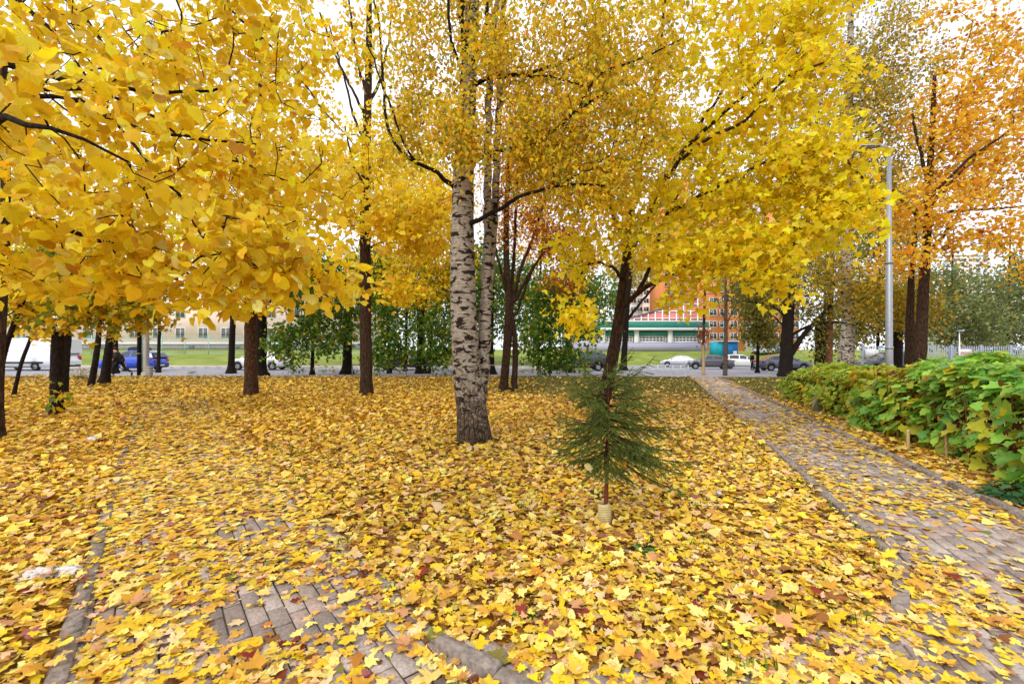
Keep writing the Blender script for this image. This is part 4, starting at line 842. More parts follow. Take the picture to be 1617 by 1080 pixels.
for o in [o for o in COL.objects if o.name.startswith('low_shrub')]: o['group'] = 'low suckers along the street edge'

# ------------------------------------------------------------------ the hedge at the right
def hedge_frame(u, v): return pt(pavB, nR, pavB['half']+.62+v, u)          # u metres ahead, v metres back from the front face
def make_shrub(label, u0, u1, h0, h1, depth, per_m, table, size, singles, seed):
    c = hedge_frame((u0+u1)/2, depth/2); root = thing('hedge', label, 'hedge', (c[0], c[1], float(T(c[0], c[1]))), 0); off = np.array([c[0], c[1], float(T(c[0], c[1]))])
    n = int(per_m*(u1-u0)); ps, nn, tt, cc = [], [], [], []
    u = u0+(u1-u0)*rng.random(n); hh = h0+(h1-h0)*(u-u0)/(u1-u0); 
    th = rng.random(n)*math.pi*.98+.02                    # 0 = low front, pi/2 = top, pi = back
    bulge = .78+.44*vnoise(u*1.0, th*1.3, 1.8, seed); endr = np.minimum(1, .55+np.minimum(u-u0, u1-u)*1.1)
    inner = np.where(rng.random(n) < .25, rng.uniform(.55, .9, n), rng.uniform(.93, 1.06, n))
    v = depth/2-depth/2*np.cos(th)*bulge*inner; z = hh*endr*(.30+.70*np.sin(th)**.8*bulge*inner)
    z = np.where(th < .5, hh*(.06+.55*rng.random(n)), z); xy = np.array([hedge_frame(a, b) for a, b in zip(u, v)])
    back = np.array([nR[0], nR[1], 0]); outn = -np.cos(th)[:, None]*back+np.sin(th)[:, None]*np.array([0, 0, 1.])
    pos = np.concatenate([xy, (T(xy[:, 0], xy[:, 1])+z)[:, None]], 1)
    nrm = outn*.75+np.array([0, 0, .62])+rng.normal(size=(n, 3))*.42; tip = outn*.9+np.array([0, 0, -.55])+rng.normal(size=(n, 3))*.5
    RM = frames(nrm, tip); sc = size*np.clip(1+.26*rng.normal(size=n), .5, 1.6); col = pal(n, table)
    yel = vnoise(u, th, 1.4, seed+1)+.15*rng.normal(size=n); yy = pal(n, [((224, 196, 44), 3), ((190, 186, 54), 3)]); col = np.where((yel > .80)[:, None], yy, col)
    pos = pos-RM[:, :, 1]*(sc*.4)[:, None]
    d = np.linalg.norm(pos-[0, 0, H], axis=1)/sc+1e4*(~in_frame(pos))+3*(inner < .9); o = np.argsort(d)
    one, many = o[:singles], o[singles:]
    leaf_singles(root, 'leaf', 'lobed', pos[one], RM[one], sc[one], col[one], M['shrub'], off)
    scatter('foliage', 'lobed' if size > .13 else 'maple', pos[many]-off, RM[many], sc[many], col[many], M['shrub'], root)
    mb = MB(); g = np.random.default_rng(seed)
    for _ in range(int(26*(u1-u0))):
        a = hedge_frame(g.uniform(u0, u1), g.uniform(.12, depth*.9)); zt = h0+(h1-h0)*.5; z0 = float(T(a[0], a[1])); l = g.normal(size=2)*.13
        mb.tube(np.array([(a[0], a[1], z0-.02), (a[0]+l[0]*.5, a[1]+l[1]*.5, z0+zt*.4), (a[0]+l[0], a[1]+l[1], z0+zt*g.uniform(.7, .92))])-off, [.009, .007, .004], 5, cap=False)
    mb.build('stems', M['stem'], root, kind='stuff')
    m = int(220*(u1-u0)); b = np.array([hedge_frame(q, w) for q, w in zip(g.uniform(u0, u1, m), g.uniform(.08, depth*.8, m))]); zz = T(b[:, 0], b[:, 1])+g.random(m)**.8*h0*.75
    scatter('withered_leaves', 'maple_low', np.concatenate([b, zz[:, None]], 1)-off, frames(g.normal(size=(m, 3))+[0, 0, .3], g.normal(size=(m, 3))-[0, 0, .6]), np.full(m, .085), pal(m, [((110, 62, 38), 3), ((84, 46, 32), 2), ((160, 96, 40), 1)]), M['litter'], root)
    return root
M['stem'] = plain('shrub_stem', s2l((110, 72, 48)), .85, .15, var=.3)
HG = [((152, 198, 78), 4), ((134, 186, 80), 3.2), ((176, 206, 78), 3), ((116, 170, 84), 1.6), ((192, 194, 64), 1.0)]
HY = [((164, 192, 58), 4), ((142, 180, 62), 3.6), ((198, 198, 58), 3), ((218, 192, 52), 1.2)]
make_shrub('tall broad leaved green hedge in the right foreground', 2.9, 9.0, 1.56, 1.26, 1.8, 640, HG, .15, 300, 41)
make_shrub('lower yellow green far end of the hedge, below the right birch', 8.9, 14.7, 1.12, .98, 1.7, 900, HY, .11, 40, 47)
for k, (px, py, hgt, lb) in enumerate([(1287, 649, .42, 'pale wooden stake at the far end of the hedge, beside the grey sheet'), (1342, 662, .40, 'pale wooden stake below the middle of the hedge, next along from the sheet'),
                                      (1434, 716, .34, 'short wooden stake in the shade of the nearer hedge'), (1495, 724, .40, 'wooden stake half hidden by the big green hedge leaves'), (1579, 762, .36, 'nearest wooden stake under the hedge, beside the dark green plant')]):
    b = G(px, py); t = thing('wooden_stake', lb, 'stake', b, 0, 'stakes along the hedge')
    o = MB().box((0, 0, hgt/2-.05), (.035, .03, hgt+.1), cham=.004).build('post', M['stake'], t); o.rotation_euler = (random.uniform(-.05, .05), random.uniform(-.06, .06), random.random())
    MB().box((0, 0, hgt+.006), (.03, .025, .012), cham=.005).build('cut_top', M['kerblight'], t)
b = G(1302, 655); M['film'] = plain('grey_film', s2l((132, 124, 92)), .4, .4, var=.2, scale=14)
gx = np.linspace(-.32, .32, 9); gz = np.linspace(0, .34, 7); V = [(x*(1-.35*z/.34), .03*math.sin(x*22+z*9)+.08*z, z*(1-.5*max(0, x+.1))) for x in gx for z in gz]
o = link('plastic_sheet', mesh_np('plastic_sheet', V, None, [(i*7+j, (i+1)*7+j, (i+1)*7+j+1, i*7+j+1) for i in range(8) for j in range(6)], True), M['film'], None, tuple(b+[.12, .25, .0]))
tag(o, 'crumpled grey plastic sheet leaning against the hedge foot by the first stake', 'plastic sheet'); o.rotation_euler = (0, 0, .2)
so_ = o.modifiers.new('thickness', 'SOLIDIFY'); so_.thickness = .004

# ------------------------------------------------------------------ the little spruce
def spruce():
    b = G(956, 826); root = thing('spruce_tree', 'small dark green spruce on a thin stem in front of the leaning maple', 'spruce', b)
    hgt = 1.36; lean = np.array([.035, 0, 0]); p = [np.array([0, 0, -.05])+lean*0, np.array([.008, 0, .3]), np.array([.018, .0, .7]), np.array([.028, 0, 1.05]), np.array([.02, 0, hgt])]
    pts, rr = resample(p, [.022, .019, .015, .009, .003], .06); MB().tube(pts, rr, 10, .12).build('trunk', M['barkred2'], root, smooth=True)
    nb, nd, nt_, ns = [], [], [], []; twigs = MB(); br = 0
    def needles(a, c, dens, ln):
        n = max(2, int(np.linalg.norm(c-a)*dens)); f = rng.random((n, 1)); q = a+(c-a)*f; d = unit(c-a)
        r = unit(rng.normal(size=(n, 3))); r = unit(r-d*np.sum(r*d, 1, keepdims=True)); nb.append(q); nd.append(unit(d*.75+r*.8)); ns.append(np.full(n, ln)*rng.uniform(.7, 1.2, n))
    g = np.random.default_rng(5)
    spec = []
    for z in np.linspace(.5, 1.31, 76):
        f = (z-.5)/.81; az = g.random()*6.283
        ln = (.50*np.interp(f, [0, .15, .35, .55, .75, .9, 1], [.34, .66, 1.05, 1.02, .80, .54, .24]))*g.uniform(.55, 1.25)
        if math.cos(az) > .5: ln *= 1.30
        spec.append((z, az, ln, np.interp(f, [0, .4, .75, 1], [-.42, -.16, .34, 1.0])*g.uniform(.6, 1.4)+g.normal()*.14))
    spec += [(.86, .12, .80, .02), (.80, 3.05, .56, -.05), (.72, -.35, .74, -.14), (1.1, .5, .44, .42), (1.14, 2.7, .40, .38), (.95, -.2, .60, .22), (.62, .1, .62, -.5), (.9, 3.4, .52, .1)]
    for z, az, ln, rise in spec:
        o = np.array([np.interp(z, [0, .3, .7, 1.05, 1.36], [0, .008, .018, .028, .02]), 0, z]); d = np.array([math.cos(az), math.sin(az), 0]); s = np.array([-d[1], d[0], 0])
        t = np.linspace(0, 1, 10); line = o+np.outer(t*ln, d)+np.outer(ln*(rise*t-.30*t**1.5*(1-.6*t)+.10*t**3), [0, 0, 1])+np.outer(.04*ln*np.sin(t*3+az*5), s)
        bm_ = MB().tube(line, np.linspace(.0065, .002, 10)*(.5+ln), 5, cap=False); bm_.build('branch', M['twig'], root)
        for i in range(2, 10): needles(line[i-1], line[i], 620, .017)
        for k in range(int(ln/.033)):
            f = .06+.92*(k+g.random())/(ln/.033); q = np.array([np.interp(f, t, line[:, c]) for c in range(3)]); sd = 1 if k % 2 else -1
            tl = (.19*(1-f)+.05)*g.uniform(.7, 1.25)*(.6+.8*ln); dr = unit(d*.8+s*sd*.8+np.array([0, 0, -.5+.7*max(0, rise)])+g.normal(size=3)*.16)
            e = q+dr*tl+np.array([0, 0, -.14*tl]); m = (q+e)/2+np.array([0, 0, .03*tl]); twigs.tube([q, m, e], [.002, .0017, .001], 3, cap=False)
            needles(q, m, 760, .016); needles(m, e, 760, .015)
            if tl > .11:
                for sg in (-1, 1):
                    e2 = m+unit(dr+s*sg*.7+d*.3)*tl*.5-np.array([0, 0, .08*tl]); twigs.tube([m, e2], .0012, 3, cap=False); needles(m, e2, 560, .013)
    lead = [np.array([.02, 0, 1.3]), np.array([.018, 0, hgt+.07])]; needles(lead[0], lead[1], 700, .014)
    twigs.build('twigs', M['twig'], root, kind='stuff')
    q = np.concatenate(nb); d = np.concatenate(nd); l = np.concatenate(ns); n = len(q); s = unit(np.cross(d, rng.normal(size=(n, 3))))*.0014
    V = np.stack([q-s, q+s, q+d*l[:, None]], 1).reshape(-1, 3)
    c = np.repeat(pal(n, [((108, 132, 58), 4), ((128, 150, 66), 3), ((88, 112, 54), 3), ((150, 160, 74), 1.6)]), 3, 0)
    link('needles', mesh_np('needles', V, np.arange(n*3).reshape(-1, 3), None, False, c, V*0), M['shrub'], root, kind='stuff')
    cut = thing('trunk_guard', 'ribbed beige plastic bottle cut into a collar round the spruce stem', 'trunk guard', b+[0, 0, .0])
    pr = [(.052, -.02)]+[(.052+.0035*math.sin(k*1.9)+(.006*math.sin(k/30*3.1)), .006*k) for k in range(30)]+[(.046, .182), (.040, .186), (.046, .16), (.046, 0)]
    MB().lathe(pr, 20).build('sleeve', M['guard'], cut, smooth=True).rotation_euler = (.04, -.09, 0)
    MB().box((.03, -.046, .09), (.004, .006, .16)).build('seam', M['guard'], cut)
    for i, (dx, dy, dz, sz, c, lb) in enumerate([(.26, -.16, .66, .085, (236, 220, 150), 'pale leaf caught in the spruce, highest on its right side'), (.20, -.2, .58, .075, (226, 200, 120), 'pale leaf caught in the spruce close below the highest one'), (.09, -.2, .57, .075, (206, 140, 40), 'orange leaf caught near the spruce stem'),
                                             (-.18, -.18, .52, .08, (232, 214, 140), 'pale leaf caught in the left side of the spruce'), (.34, -.1, .56, .08, (220, 190, 70), 'yellow leaf caught on a right hand spruce twig')]):
        V, tr, lc = SH['linden'][i]; o = link('fallen_leaf', mesh_np('fallen_leaf', V*sz, tr, None, False, np.tile(s2l(c), (len(V), 1)), lc), M['litter'], None, tuple(b+[dx, dy, dz])); o.rotation_euler = (random.uniform(.5, 1.1), random.uniform(-.6, .6), random.uniform(-2, 2))
        tag(o, lb, 'leaf', 'leaves caught in the spruce')
M['barkred2'] = plain('spruce_bark', s2l((112, 62, 42)), .9, .15, var=.3, scale=60, bmp=.5)
M['guard'] = plain('cloudy_plastic', s2l((190, 172, 120)), .45, .4, var=.15, scale=20)
spruce()

# ------------------------------------------------------------------ litter on the ground: plastic bags, paper, twig
M['white'] = plain('white_plastic', s2l((208, 200, 192)), .5, .3, var=.05)
def rag(px, py, rx, ry, h, label, cat, name, rz=0, seed=1):
    b = G(px, py); g = np.random.default_rng(seed); n = 22; V = []
    for i in range(n):
        for j in range(n):
            u, v = i/(n-1)*2-1, j/(n-1)*2-1; f = 1-.35*abs(v)*(i % 3 == 0)
            V.append((u*rx*f+g.normal()*.004, v*ry*(.45+.55*abs(math.sin(u*2.1+seed)))+g.normal()*.004, h*max(0, 1-u*u*.6-v*v)*(.4+.9*vnoise(u*5+9, v*5+9, .9, seed))+g.normal()*h*.1+.045))
    o = link(name, mesh_np(name, np.array(V), None, [(i*n+j, (i+1)*n+j, (i+1)*n+j+1, i*n+j+1) for i in range(n-1) for j in range(n-1)], False), M['white'], None, tuple(b)); o.rotation_euler = (0, 0, rz)
    md = o.modifiers.new('thickness', 'SOLIDIFY'); md.thickness = .002
    return tag(o, label, cat)
rag(82, 916, .17, .07, .05, 'torn white plastic bag on the leaves beside the left kerb', 'plastic bag', 'plastic_bag', .25, 3)
rag(147, 699, .13, .08, .05, 'small white scrap on the leaves far back at the left', 'paper scrap', 'paper_scrap', .1, 6)
rag(1135, 788, .035, .035, .05, 'little white crumpled paper on the lawn right of the spruce', 'paper scrap', 'paper_scrap', .4, 8)
b = G(842, 706); o = MB().tube([(-.2, -.04, .07), (-.08, .0, .09), (.05, .07, .12), (.1, .06, .1), (.2, -.05, .07)], [.004, .008, .009, .007, .003], 6).build('fallen_twig', M['twig'], None, True, tuple(b)); tag(o, 'crooked dead twig lying on the leaves right of the birch foot', 'twig')

# ------------------------------------------------------------------ vehicles
def paint(name, c, rough=.25, metal=.2):
    m, nt, b = material(name, rough, .5, metal); b.inputs['Base Color'].default_value = tuple(s2l(c))+(1,); b.inputs['Coat Weight'].default_value = .6; b.inputs['Coat Roughness'].default_value = .06; return m
M['glass'] = paint('dark_window_glass', (44, 52, 58), .06, 0); M['tyre'] = plain('tyre_rubber', s2l((34, 34, 36)), .8, .2); M['rim'] = paint('wheel_rim', (170, 172, 176), .35, .6)
M['trim'] = plain('black_trim', s2l((36, 36, 38)), .55, .3); M['headlamp'] = paint('headlamp_glass', (214, 220, 226), .1, .3); M['taillamp'] = paint('taillamp_red', (190, 26, 34), .15, 0); M['plate'] = plain('plate_white', s2l((220, 220, 216)), .4, .3, var=.03)
SHAPES = {  # length, half width, shoulder line, roof line, arches, arch radius, pillars
 'sedan': (4.55, .89, [(-2.27, .62), (-2.22, .95), (-1.6, 1.02), (.9, .97), (1.65, .88), (2.12, .72), (2.27, .50)], [(-1.75, 1.0), (-1.05, 1.38), (-.35, 1.45), (.25, 1.42), (1.2, .95)], (-1.33, 1.38), .36, (-1.22, -.28, .42)),
 'hatch': (4.15, .88, [(-2.07, .60), (-2.05, 1.0), (-1.6, 1.06), (.85, 1.0), (1.5, .92), (1.95, .74), (2.07, .50)], [(-2.0, 1.02), (-1.62, 1.46), (-.8, 1.54), (.1, 1.50), (1.1, .97)], (-1.25, 1.3), .35, (-1.35, -.35, .38)),
 'suv': (4.5, .93, [(-2.25, .66), (-2.22, 1.08), (-1.7, 1.12), (.85, 1.06), (1.6, .99), (2.1, .82), (2.25, .55)], [(-2.2, 1.10), (-1.98, 1.46), (-1.6, 1.60), (-.75, 1.66), (.1, 1.60), (1.2, 1.02)], (-1.33, 1.36), .40, (-1.4, -.4, .38)),
 'van': (6.1, 1.0, [(-3.05, .7), (-3.04, 1.3), (-2.8, 1.36), (1.7, 1.34), (2.2, 1.22), (2.85, 1.0), (3.05, .55)], [(-3.03, 1.34), (-3.0, 2.42), (-2.2, 2.52), (1.1, 2.50), (2.15, 1.30)], (-1.15, 2.1), .38, (-9, -9, .85))}
def car(name, label, kind, loc, yaw, col, scale=1, group=None, mat=None, cat='car'):
    Lc, hw, sh, rf, arch, ar, pil = SHAPES[kind]; root = thing(name, label, cat, loc, yaw, group); root.scale = (scale,)*3
    pm = mat or paint(name+'_paint', col)
    xs = np.unique(np.concatenate([np.linspace(-Lc/2, Lc/2, 34)]+[np.linspace(a-ar, a+ar, 13) for a in arch])); zb = .24
    rows = []
    for x in xs:
        zt = np.interp(x, *zip(*sh)); e = abs(x)/(Lc/2); w = hw*(1-.16*max(0, (e-.72)/.28)**2.2); zl = zb+.10*max(0, (e-.85)/.15)
        za = zl
        for a in arch:
            if abs(x-a) < ar: za = max(za, .32+math.sqrt(ar*ar-(x-a)**2))
        za = min(za, zt-.12); zm = max(za+.02, .55*zl+.45*zt); zm = min(zm, zt-.07)
        rows.append([(0, zl), (w*.72, zl), (w*.73, max(zl, za-.01)), (w*.97, za), (w, zm), (w*.985, zt-.05), (w*.93, zt), (w*.5, zt+.015), (0, zt+.02)])
    A = np.array(rows); n, k = A.shape[:2]; mb = MB()
    for sg in (1, -1):
        V = np.stack([np.repeat(xs[:, None], k, 1), sg*A[:, :, 0], A[:, :, 1]], -1).reshape(-1, 3); i, j = np.meshgrid(np.arange(n-1), np.arange(k-1), indexing='ij')
        Q = np.stack([i*k+j, (i+1)*k+j, (i+1)*k+j+1, i*k+j+1], -1).reshape(-1, 4)
        mb.add(V, quads=Q if sg < 0 else Q[:, ::-1])
        for r in (0, n-1): mb.add(V[r*k:(r+1)*k], tris=[(0, q, q+1) if (r == 0) == (sg > 0) else (0, q+1, q) for q in range(1, k-1)])
    body = mb.build('body', pm, root, True)
    # cabin: painted roof and pillars, glass as panes of their own
    rx = np.array(rf); x0, x1 = rx[0, 0], rx[-1, 0]; cx = np.unique(np.concatenate([np.linspace(x0, x1, 30), rx[:, 0]]+[[p-.04, p+.04] for p in pil if p > -5])); sec = []
    for x in cx:
        zr = np.interp(x, rx[:, 0], rx[:, 1]); zs = np.interp(x, *zip(*sh))-.01; h = max(zr-zs, 0); wb = hw*.93; wr = wb-.42*h if kind != 'van' else wb-.07*h
        sec.append([(wb, zs), (wb-(wb-wr)*.08, zs+h*.08), (wr+(wb-wr)*.14, zs+h*.86), (wr-.03, zr-.012), (wr*.8, zr+.01), (0, zr+.03 if h > .1 else zr)])
    A = np.array(sec); n, k = A.shape[:2]; groups = {}
    slope = np.gradient(np.interp(cx, rx[:, 0], rx[:, 1]), cx)
    for sg in (1, -1):
        V = np.stack([np.repeat(cx[:, None], k, 1), sg*A[:, :, 0], A[:, :, 1]], -1)
        for i in range(n-1):
            xm = (cx[i]+cx[i+1])/2; h = A[i, 3, 1]-A[i, 0, 1]; h2 = A[i+1, 3, 1]-A[i+1, 0, 1]; sl = (slope[i]+slope[i+1])/2
            for j in range(k-1):
                q = [V[i, j], V[i+1, j], V[i+1, j+1], V[i, j+1]]; q = q[::-1] if sg > 0 else q; key = 'roof'
                if j == 1 and min(h, h2) > .12 and not any(abs(xm-p) < .045 for p in pil) and (kind != 'van' or xm > .85): key = 'side_window'
                if j >= 3 and abs(sl) > .36 and kind != 'van' or kind == 'van' and j >= 3 and sl < -.5: key = 'windshield' if sl < 0 else 'rear_window'
                if key == 'side_window': key += ('_l' if sg > 0 else '_r')+str(sum(xm > p for p in pil))
                groups.setdefault(key, []).append(q)
    for key, qs in groups.items():
        V = np.array(qs).reshape(-1, 3); nm = key.split('_l')[0].split('_r')[0] if 'side' in key else key
        link(nm, mesh_np(nm, V, None, np.arange(len(V)).reshape(-1, 4), False), pm if key == 'roof' else M['glass'], root)
    for a in arch:
        for sg in (1, -1):
            w = MB().lathe([(.19, -.1), (.30, -.11), (.325, -.07), (.325, .07), (.30, .11), (.19, .1)], 22, 'y').build('wheel', M['tyre'], root, True, (a, sg*(hw-.14), .325))
            rb = MB().lathe([(.0, .085*sg), (.05, .10*sg), (.06, .07*sg)], 12, 'y'); rb.lathe([(.16, .06*sg), (.2, .09*sg), (.205, .02*sg)], 20, 'y')
            for q in range(5):
                an = q*1.2566; rb.box((math.cos(an)*.11, .075*sg, math.sin(an)*.11), (.15, .025, .035), rot=Matrix.Rotation(-an, 3, 'Y'))
            rb.lathe([(0, .02*sg), (.19, .02*sg)], 16, 'y'); rb.build('rim', M['rim'], w)
    zf = np.interp(Lc/2-.2, *zip(*sh))-.1; zr = .92 if kind != 'van' else 1.0
    for sg in (1, -1):
        o = MB().lathe([(0, -.12), (.07, -.09), (.1, 0), (.07, .09), (0, .12)], 12, 'y').build('headlight', M['headlamp'], root, True, (Lc/2-.17, sg*hw*.68, zf)); o.scale = (1.3, 1.4, .8); o.rotation_euler = (0, 0, -sg*.45)
        o = MB().lathe([(0, -.13), (.07, -.1), (.09, 0), (.07, .1), (0, .13)], 12, 'y').build('taillight', M['taillamp'], root, True, (-Lc/2+.09, sg*hw*.72, zr-.04)); o.scale = (1.2, 1.2, 1.3 if kind != 'van' else 2.6); o.rotation_euler = (0, 0, sg*.5)
        o = MB().lathe([(0, -.10), (.07, -.08), (.08, 0), (.06, .09), (0, .1)], 10, 'y').build('mirror', pm, root, True, (rx[-1, 0]-.32, sg*(hw+.09), np.interp(.8, *zip(*sh))+.08))
        MB().box((0, 0, 0), (Lc*.40, .02, .05)).build('sill', M['trim'], root, loc=(.02, sg*hw*.975, .28))
        for d in ((-.3, .75) if kind != 'van' else (1.55,)): MB().box((0, 0, 0), (.16, .02, .025)).build('door_handle', pm, root, loc=(d-.4, sg*(hw+.004), .84 if kind != 'van' else 1.1))
    for x, s_ in ((Lc/2, 1), (-Lc/2, -1)):
        MB().box((0, 0, 0), (.14, hw*1.45, .16), cham=.03).build('bumper', M['trim'], root, loc=(x-.04*s_, 0, .36))
        MB().box((0, 0, 0), (.012, .5, .11)).build('number_plate', M['plate'], root, loc=(x+.04*s_, 0, .46))
    return root
def at(px, Z, dz=.0):
    x = (px-CX)*Z/F; return (x, Z, float(T(x, Z))+dz)
RZ = -.07
van = car('white_van', 'long white panel van parked on the street at the left edge', 'van', at(52, 35.8, RZ), math.pi, (226, 230, 236), cat='van')
for sg in (1, -1):
    MB().box((0, 0, 0), (3.6, .03, .14), cham=.01).build('side_rub_strip', M['trim'], van, loc=(.0, sg*1.01, .62))
    for z in (.95, 1.25, 1.55, 2.0): MB().box((0, 0, 0), (3.5, .008, .012)).build('panel_seam', M['trim'], van, loc=(-.6, sg*(1.003 if z < 1.3 else .932-.07*(z-1.3)), z))
blue = car('blue_car', 'bright blue hatchback with black roof box parked on the street', 'suv', at(211, 34.6, RZ), math.pi, (22, 70, 190), .95)
rb = MB()
for x, w, h in [(0, 0, 0)]: pass
bx = np.linspace(-.95, .95, 12); V = []
for x in bx:
    e = 1-(abs(x)/.97)**6; V += [(x, .30*e*y, .03+z*e) for y, z in ((-1, 0), (-1, .10), (-.8, .2), (0, .24), (.8, .2), (1, .10), (1, 0))]
rbx = link('roof_box', mesh_np('roof_box', V, None, [(i*7+j, (i+1)*7+j, (i+1)*7+(j+1) % 7, i*7+(j+1) % 7) for i in range(11) for j in range(7)], True), M['trim'], blue, (-.5, 0, 1.68))
for x in (-.5, .45): MB().box((0, 0, 0), (.06, 1.2, .03)).box((0, .55, -.05), (.07, .04, .1)).box((0, -.55, -.05), (.07, .04, .1)).build('cross_bar', M['trim'], rbx, loc=(x, 0, -.015))
lg = MB()
for a, bb in (((-.12, 0), (0, .16)), ((0, .16), (.12, 0))):
    lg.tube([(a[0], 0, a[1]), (bb[0], 0, bb[1])], .018, 5)
for sg in (1, -1): lg.build('door_emblem', M['plate'], blue, loc=(.35, sg*.945, .46))
car('white_car', 'white car parked behind the speckled trunk, its front wheel in view', 'sedan', at(412, 36.6, RZ), math.pi, (226, 228, 230))
car('dark_car', 'black car parked behind the green saplings right of the straight trunk', 'hatch', at(640, 36.2, RZ), math.pi, (28, 30, 34))
car('dark_car', 'black van like car behind the short black trunk and hanging yellow leaves', 'suv', at(918, 38.0, RZ), math.pi, (38, 30, 30), .95)
car('silver_car', 'silver sedan facing left in front of the green lawn and pavilion', 'sedan', at(1072, 58, RZ), math.pi-.35, (188, 194, 204))
car('grey_car', 'dark grey car facing left between the clipped round tree and bare tree', 'sedan', at(1120, 47, RZ), math.pi-.3, (86, 86, 92))
car('white_car', 'white car showing its red tail light behind the bare tree', 'hatch', at(1172, 49, RZ), -.35, (226, 226, 224))
car('grey_sedan', 'dark grey sedan with red tail light parked left of the black trunk', 'sedan', at(1236, 41.5, RZ), -.12, (92, 94, 104))
car('dark_car', 'dark car parked in front of the metal fence, just left of the lamp post', 'suv', at(1400, 33, 0), math.pi-.1, (64, 66, 72), .95)
for px, Z, c, lb in ((1206, 78, (214, 220, 228), 'far white car seen between the yellow tree and the black trunk, leftmost of the two'), (1228, 80, (96, 130, 178), 'far pale blue car parked close to the black trunk')):
    car('parked_car', lb, 'hatch', at(px, Z), .5, c, group='far parked cars')

# ------------------------------------------------------------------ buildings
M['cream'] = plain('cream_plaster', s2l((236, 212, 202)), .9, .2, var=.05, scale=.5); M['plinth'] = plain('grey_plinth', s2l((150, 140, 146)), .9, .2, var=.15, scale=1.5)
M['whitep'] = plain('white_paint', s2l((226, 226, 226)), .6, .3, var=.04); M['orange'] = plain('orange_facade', s2l((232, 146, 96)), .85, .2, var=.05, scale=.3); M['wfac'] = plain('white_facade', s2l((226, 226, 230)), .85, .2, var=.05, scale=.3)
M['green'] = plain('green_fascia', s2l((46, 128, 112)), .6, .3, var=.1, scale=.6); M['lav'] = plain('lavender_wall', s2l((176, 172, 196)), .85, .2, var=.06, scale=.4); M['pink'] = plain('pink_panel', s2l((206, 120, 112)), .4, .4, var=.2, scale=.3)
M['roofg'] = plain('grey_roof', s2l((96, 98, 104)), .7, .3); M['blue'] = plain('blue_panel', s2l((28, 120, 190)), .5, .3, var=.06); M['turq'] = plain('turquoise_panel', s2l((40, 176, 200)), .5, .3, var=.06)
def window_mesh(w, h, nx=2, nz=1, bars=0, key=[0]):
    fr = MB(); t = max(.05, w*.06)
    for x in (-w/2+t/2, w/2-t/2): fr.box((x, -.03, 0), (t, .06, h))
    for z in (-h/2+t/2, h/2-t/2): fr.box((0, -.03, z), (w-2*t, .06, t))
    for i in range(1, nx): fr.box((-w/2+w*i/nx, -.025, 0), (t*.7, .05, h-2*t))
    for i in range(1, nz): fr.box((0, -.022, -h/2+h*i/nz), (w-2*t, .044, t*.7))
    for i in range(bars): fr.tube([(-w/2+w*(i+.5)/bars, -.12, -h/2), (-w/2+w*(i+.5)/bars, -.12, h/2)], .015, 4)
    return fr.me('window'), MB().box((0, -.01, 0), (w-2*t, .02, h-2*t)).me('pane')
def put_windows(root, wm, spots, rz=0):
    for x, y, z in spots:
        o = link('window', wm[0], M['whitep'], root, (x, y, z)); o.rotation_euler = (0, 0, rz); link('pane', wm[1], M['glass'], o)
# long cream house on the left
t = thing('house', 'long cream building with grey plinth and barred windows behind the mesh fence at the left', 'building', (-58, 78, float(T(-58, 78))))
MB().box((0, 5, 5.6), (66, 10, 9.2)).build('wall', M['cream'], t); MB().box((0, 5, .45), (66.3, 10.2, .95)).build('plinth', M['plinth'], t); MB().box((0, 4.9, 1.08), (66.5, 10.4, .28)).build('ledge', M['whitep'], t)
MB().box((0, 4.9, 10.4), (67, 11, .5)).build('cornice', M['whitep'], t); MB().box((0, 5, 10.9), (66, 10, .5)).build('roof', M['roofg'], t)
put_windows(t, window_mesh(1.7, 1.9, 2, 1, 9), [(x, 0, z) for x in np.arange(-30, 32, 3.9) for z in (2.85, 6.4)])
for x in np.arange(-28, 32, 7.8): MB().box((0, 0, 0), (1.0, .12, .45)).build('basement_window', M['roofg'], t, loc=(x, -.12, .5))
# pavilion with green fascia
zb = 1.35; t = thing('pavilion', 'low pavilion with green fascia, white pillars and lavender base beyond the car park', 'building', (23, 84, zb))
MB().box((0, 5, .7), (26, 10, 1.5)).build('wall', M['lav'], t); MB().box((0, 5.2, 2.6), (25.4, 9.2, 2.3)).build('back_wall', M['roofg'], t)
for x in np.arange(-12.4, 13, 6.2): MB().box((0, 0, 0), (.85, .5, 2.3), cham=.01).build('pillar', M['whitep'], t, loc=(x, .2, 2.6))
wm = window_mesh(5.2, 1.35, 8, 2)
put_windows(t, wm, [(x+3.1, .55, 2.15) for x in np.arange(-12.4, 12, 6.2)])
for x in np.arange(-12.4, 12, 6.2): MB().box((0, 0, 0), (5.2, .5, .55), cham=.05).build('awning', M['green'], t, loc=(x+3.1, .15, 3.15))
MB().box((0, 4.6, 3.95), (26.6, 11, .45)).build('cornice', M['whitep'], t); MB().box((0, 4.9, 4.75), (26.2, 10.4, 1.1)).build('fascia', M['green'], t); MB().box((0, 5, 5.42), (26.4, 10.6, .22)).build('roof', M['whitep'], t)
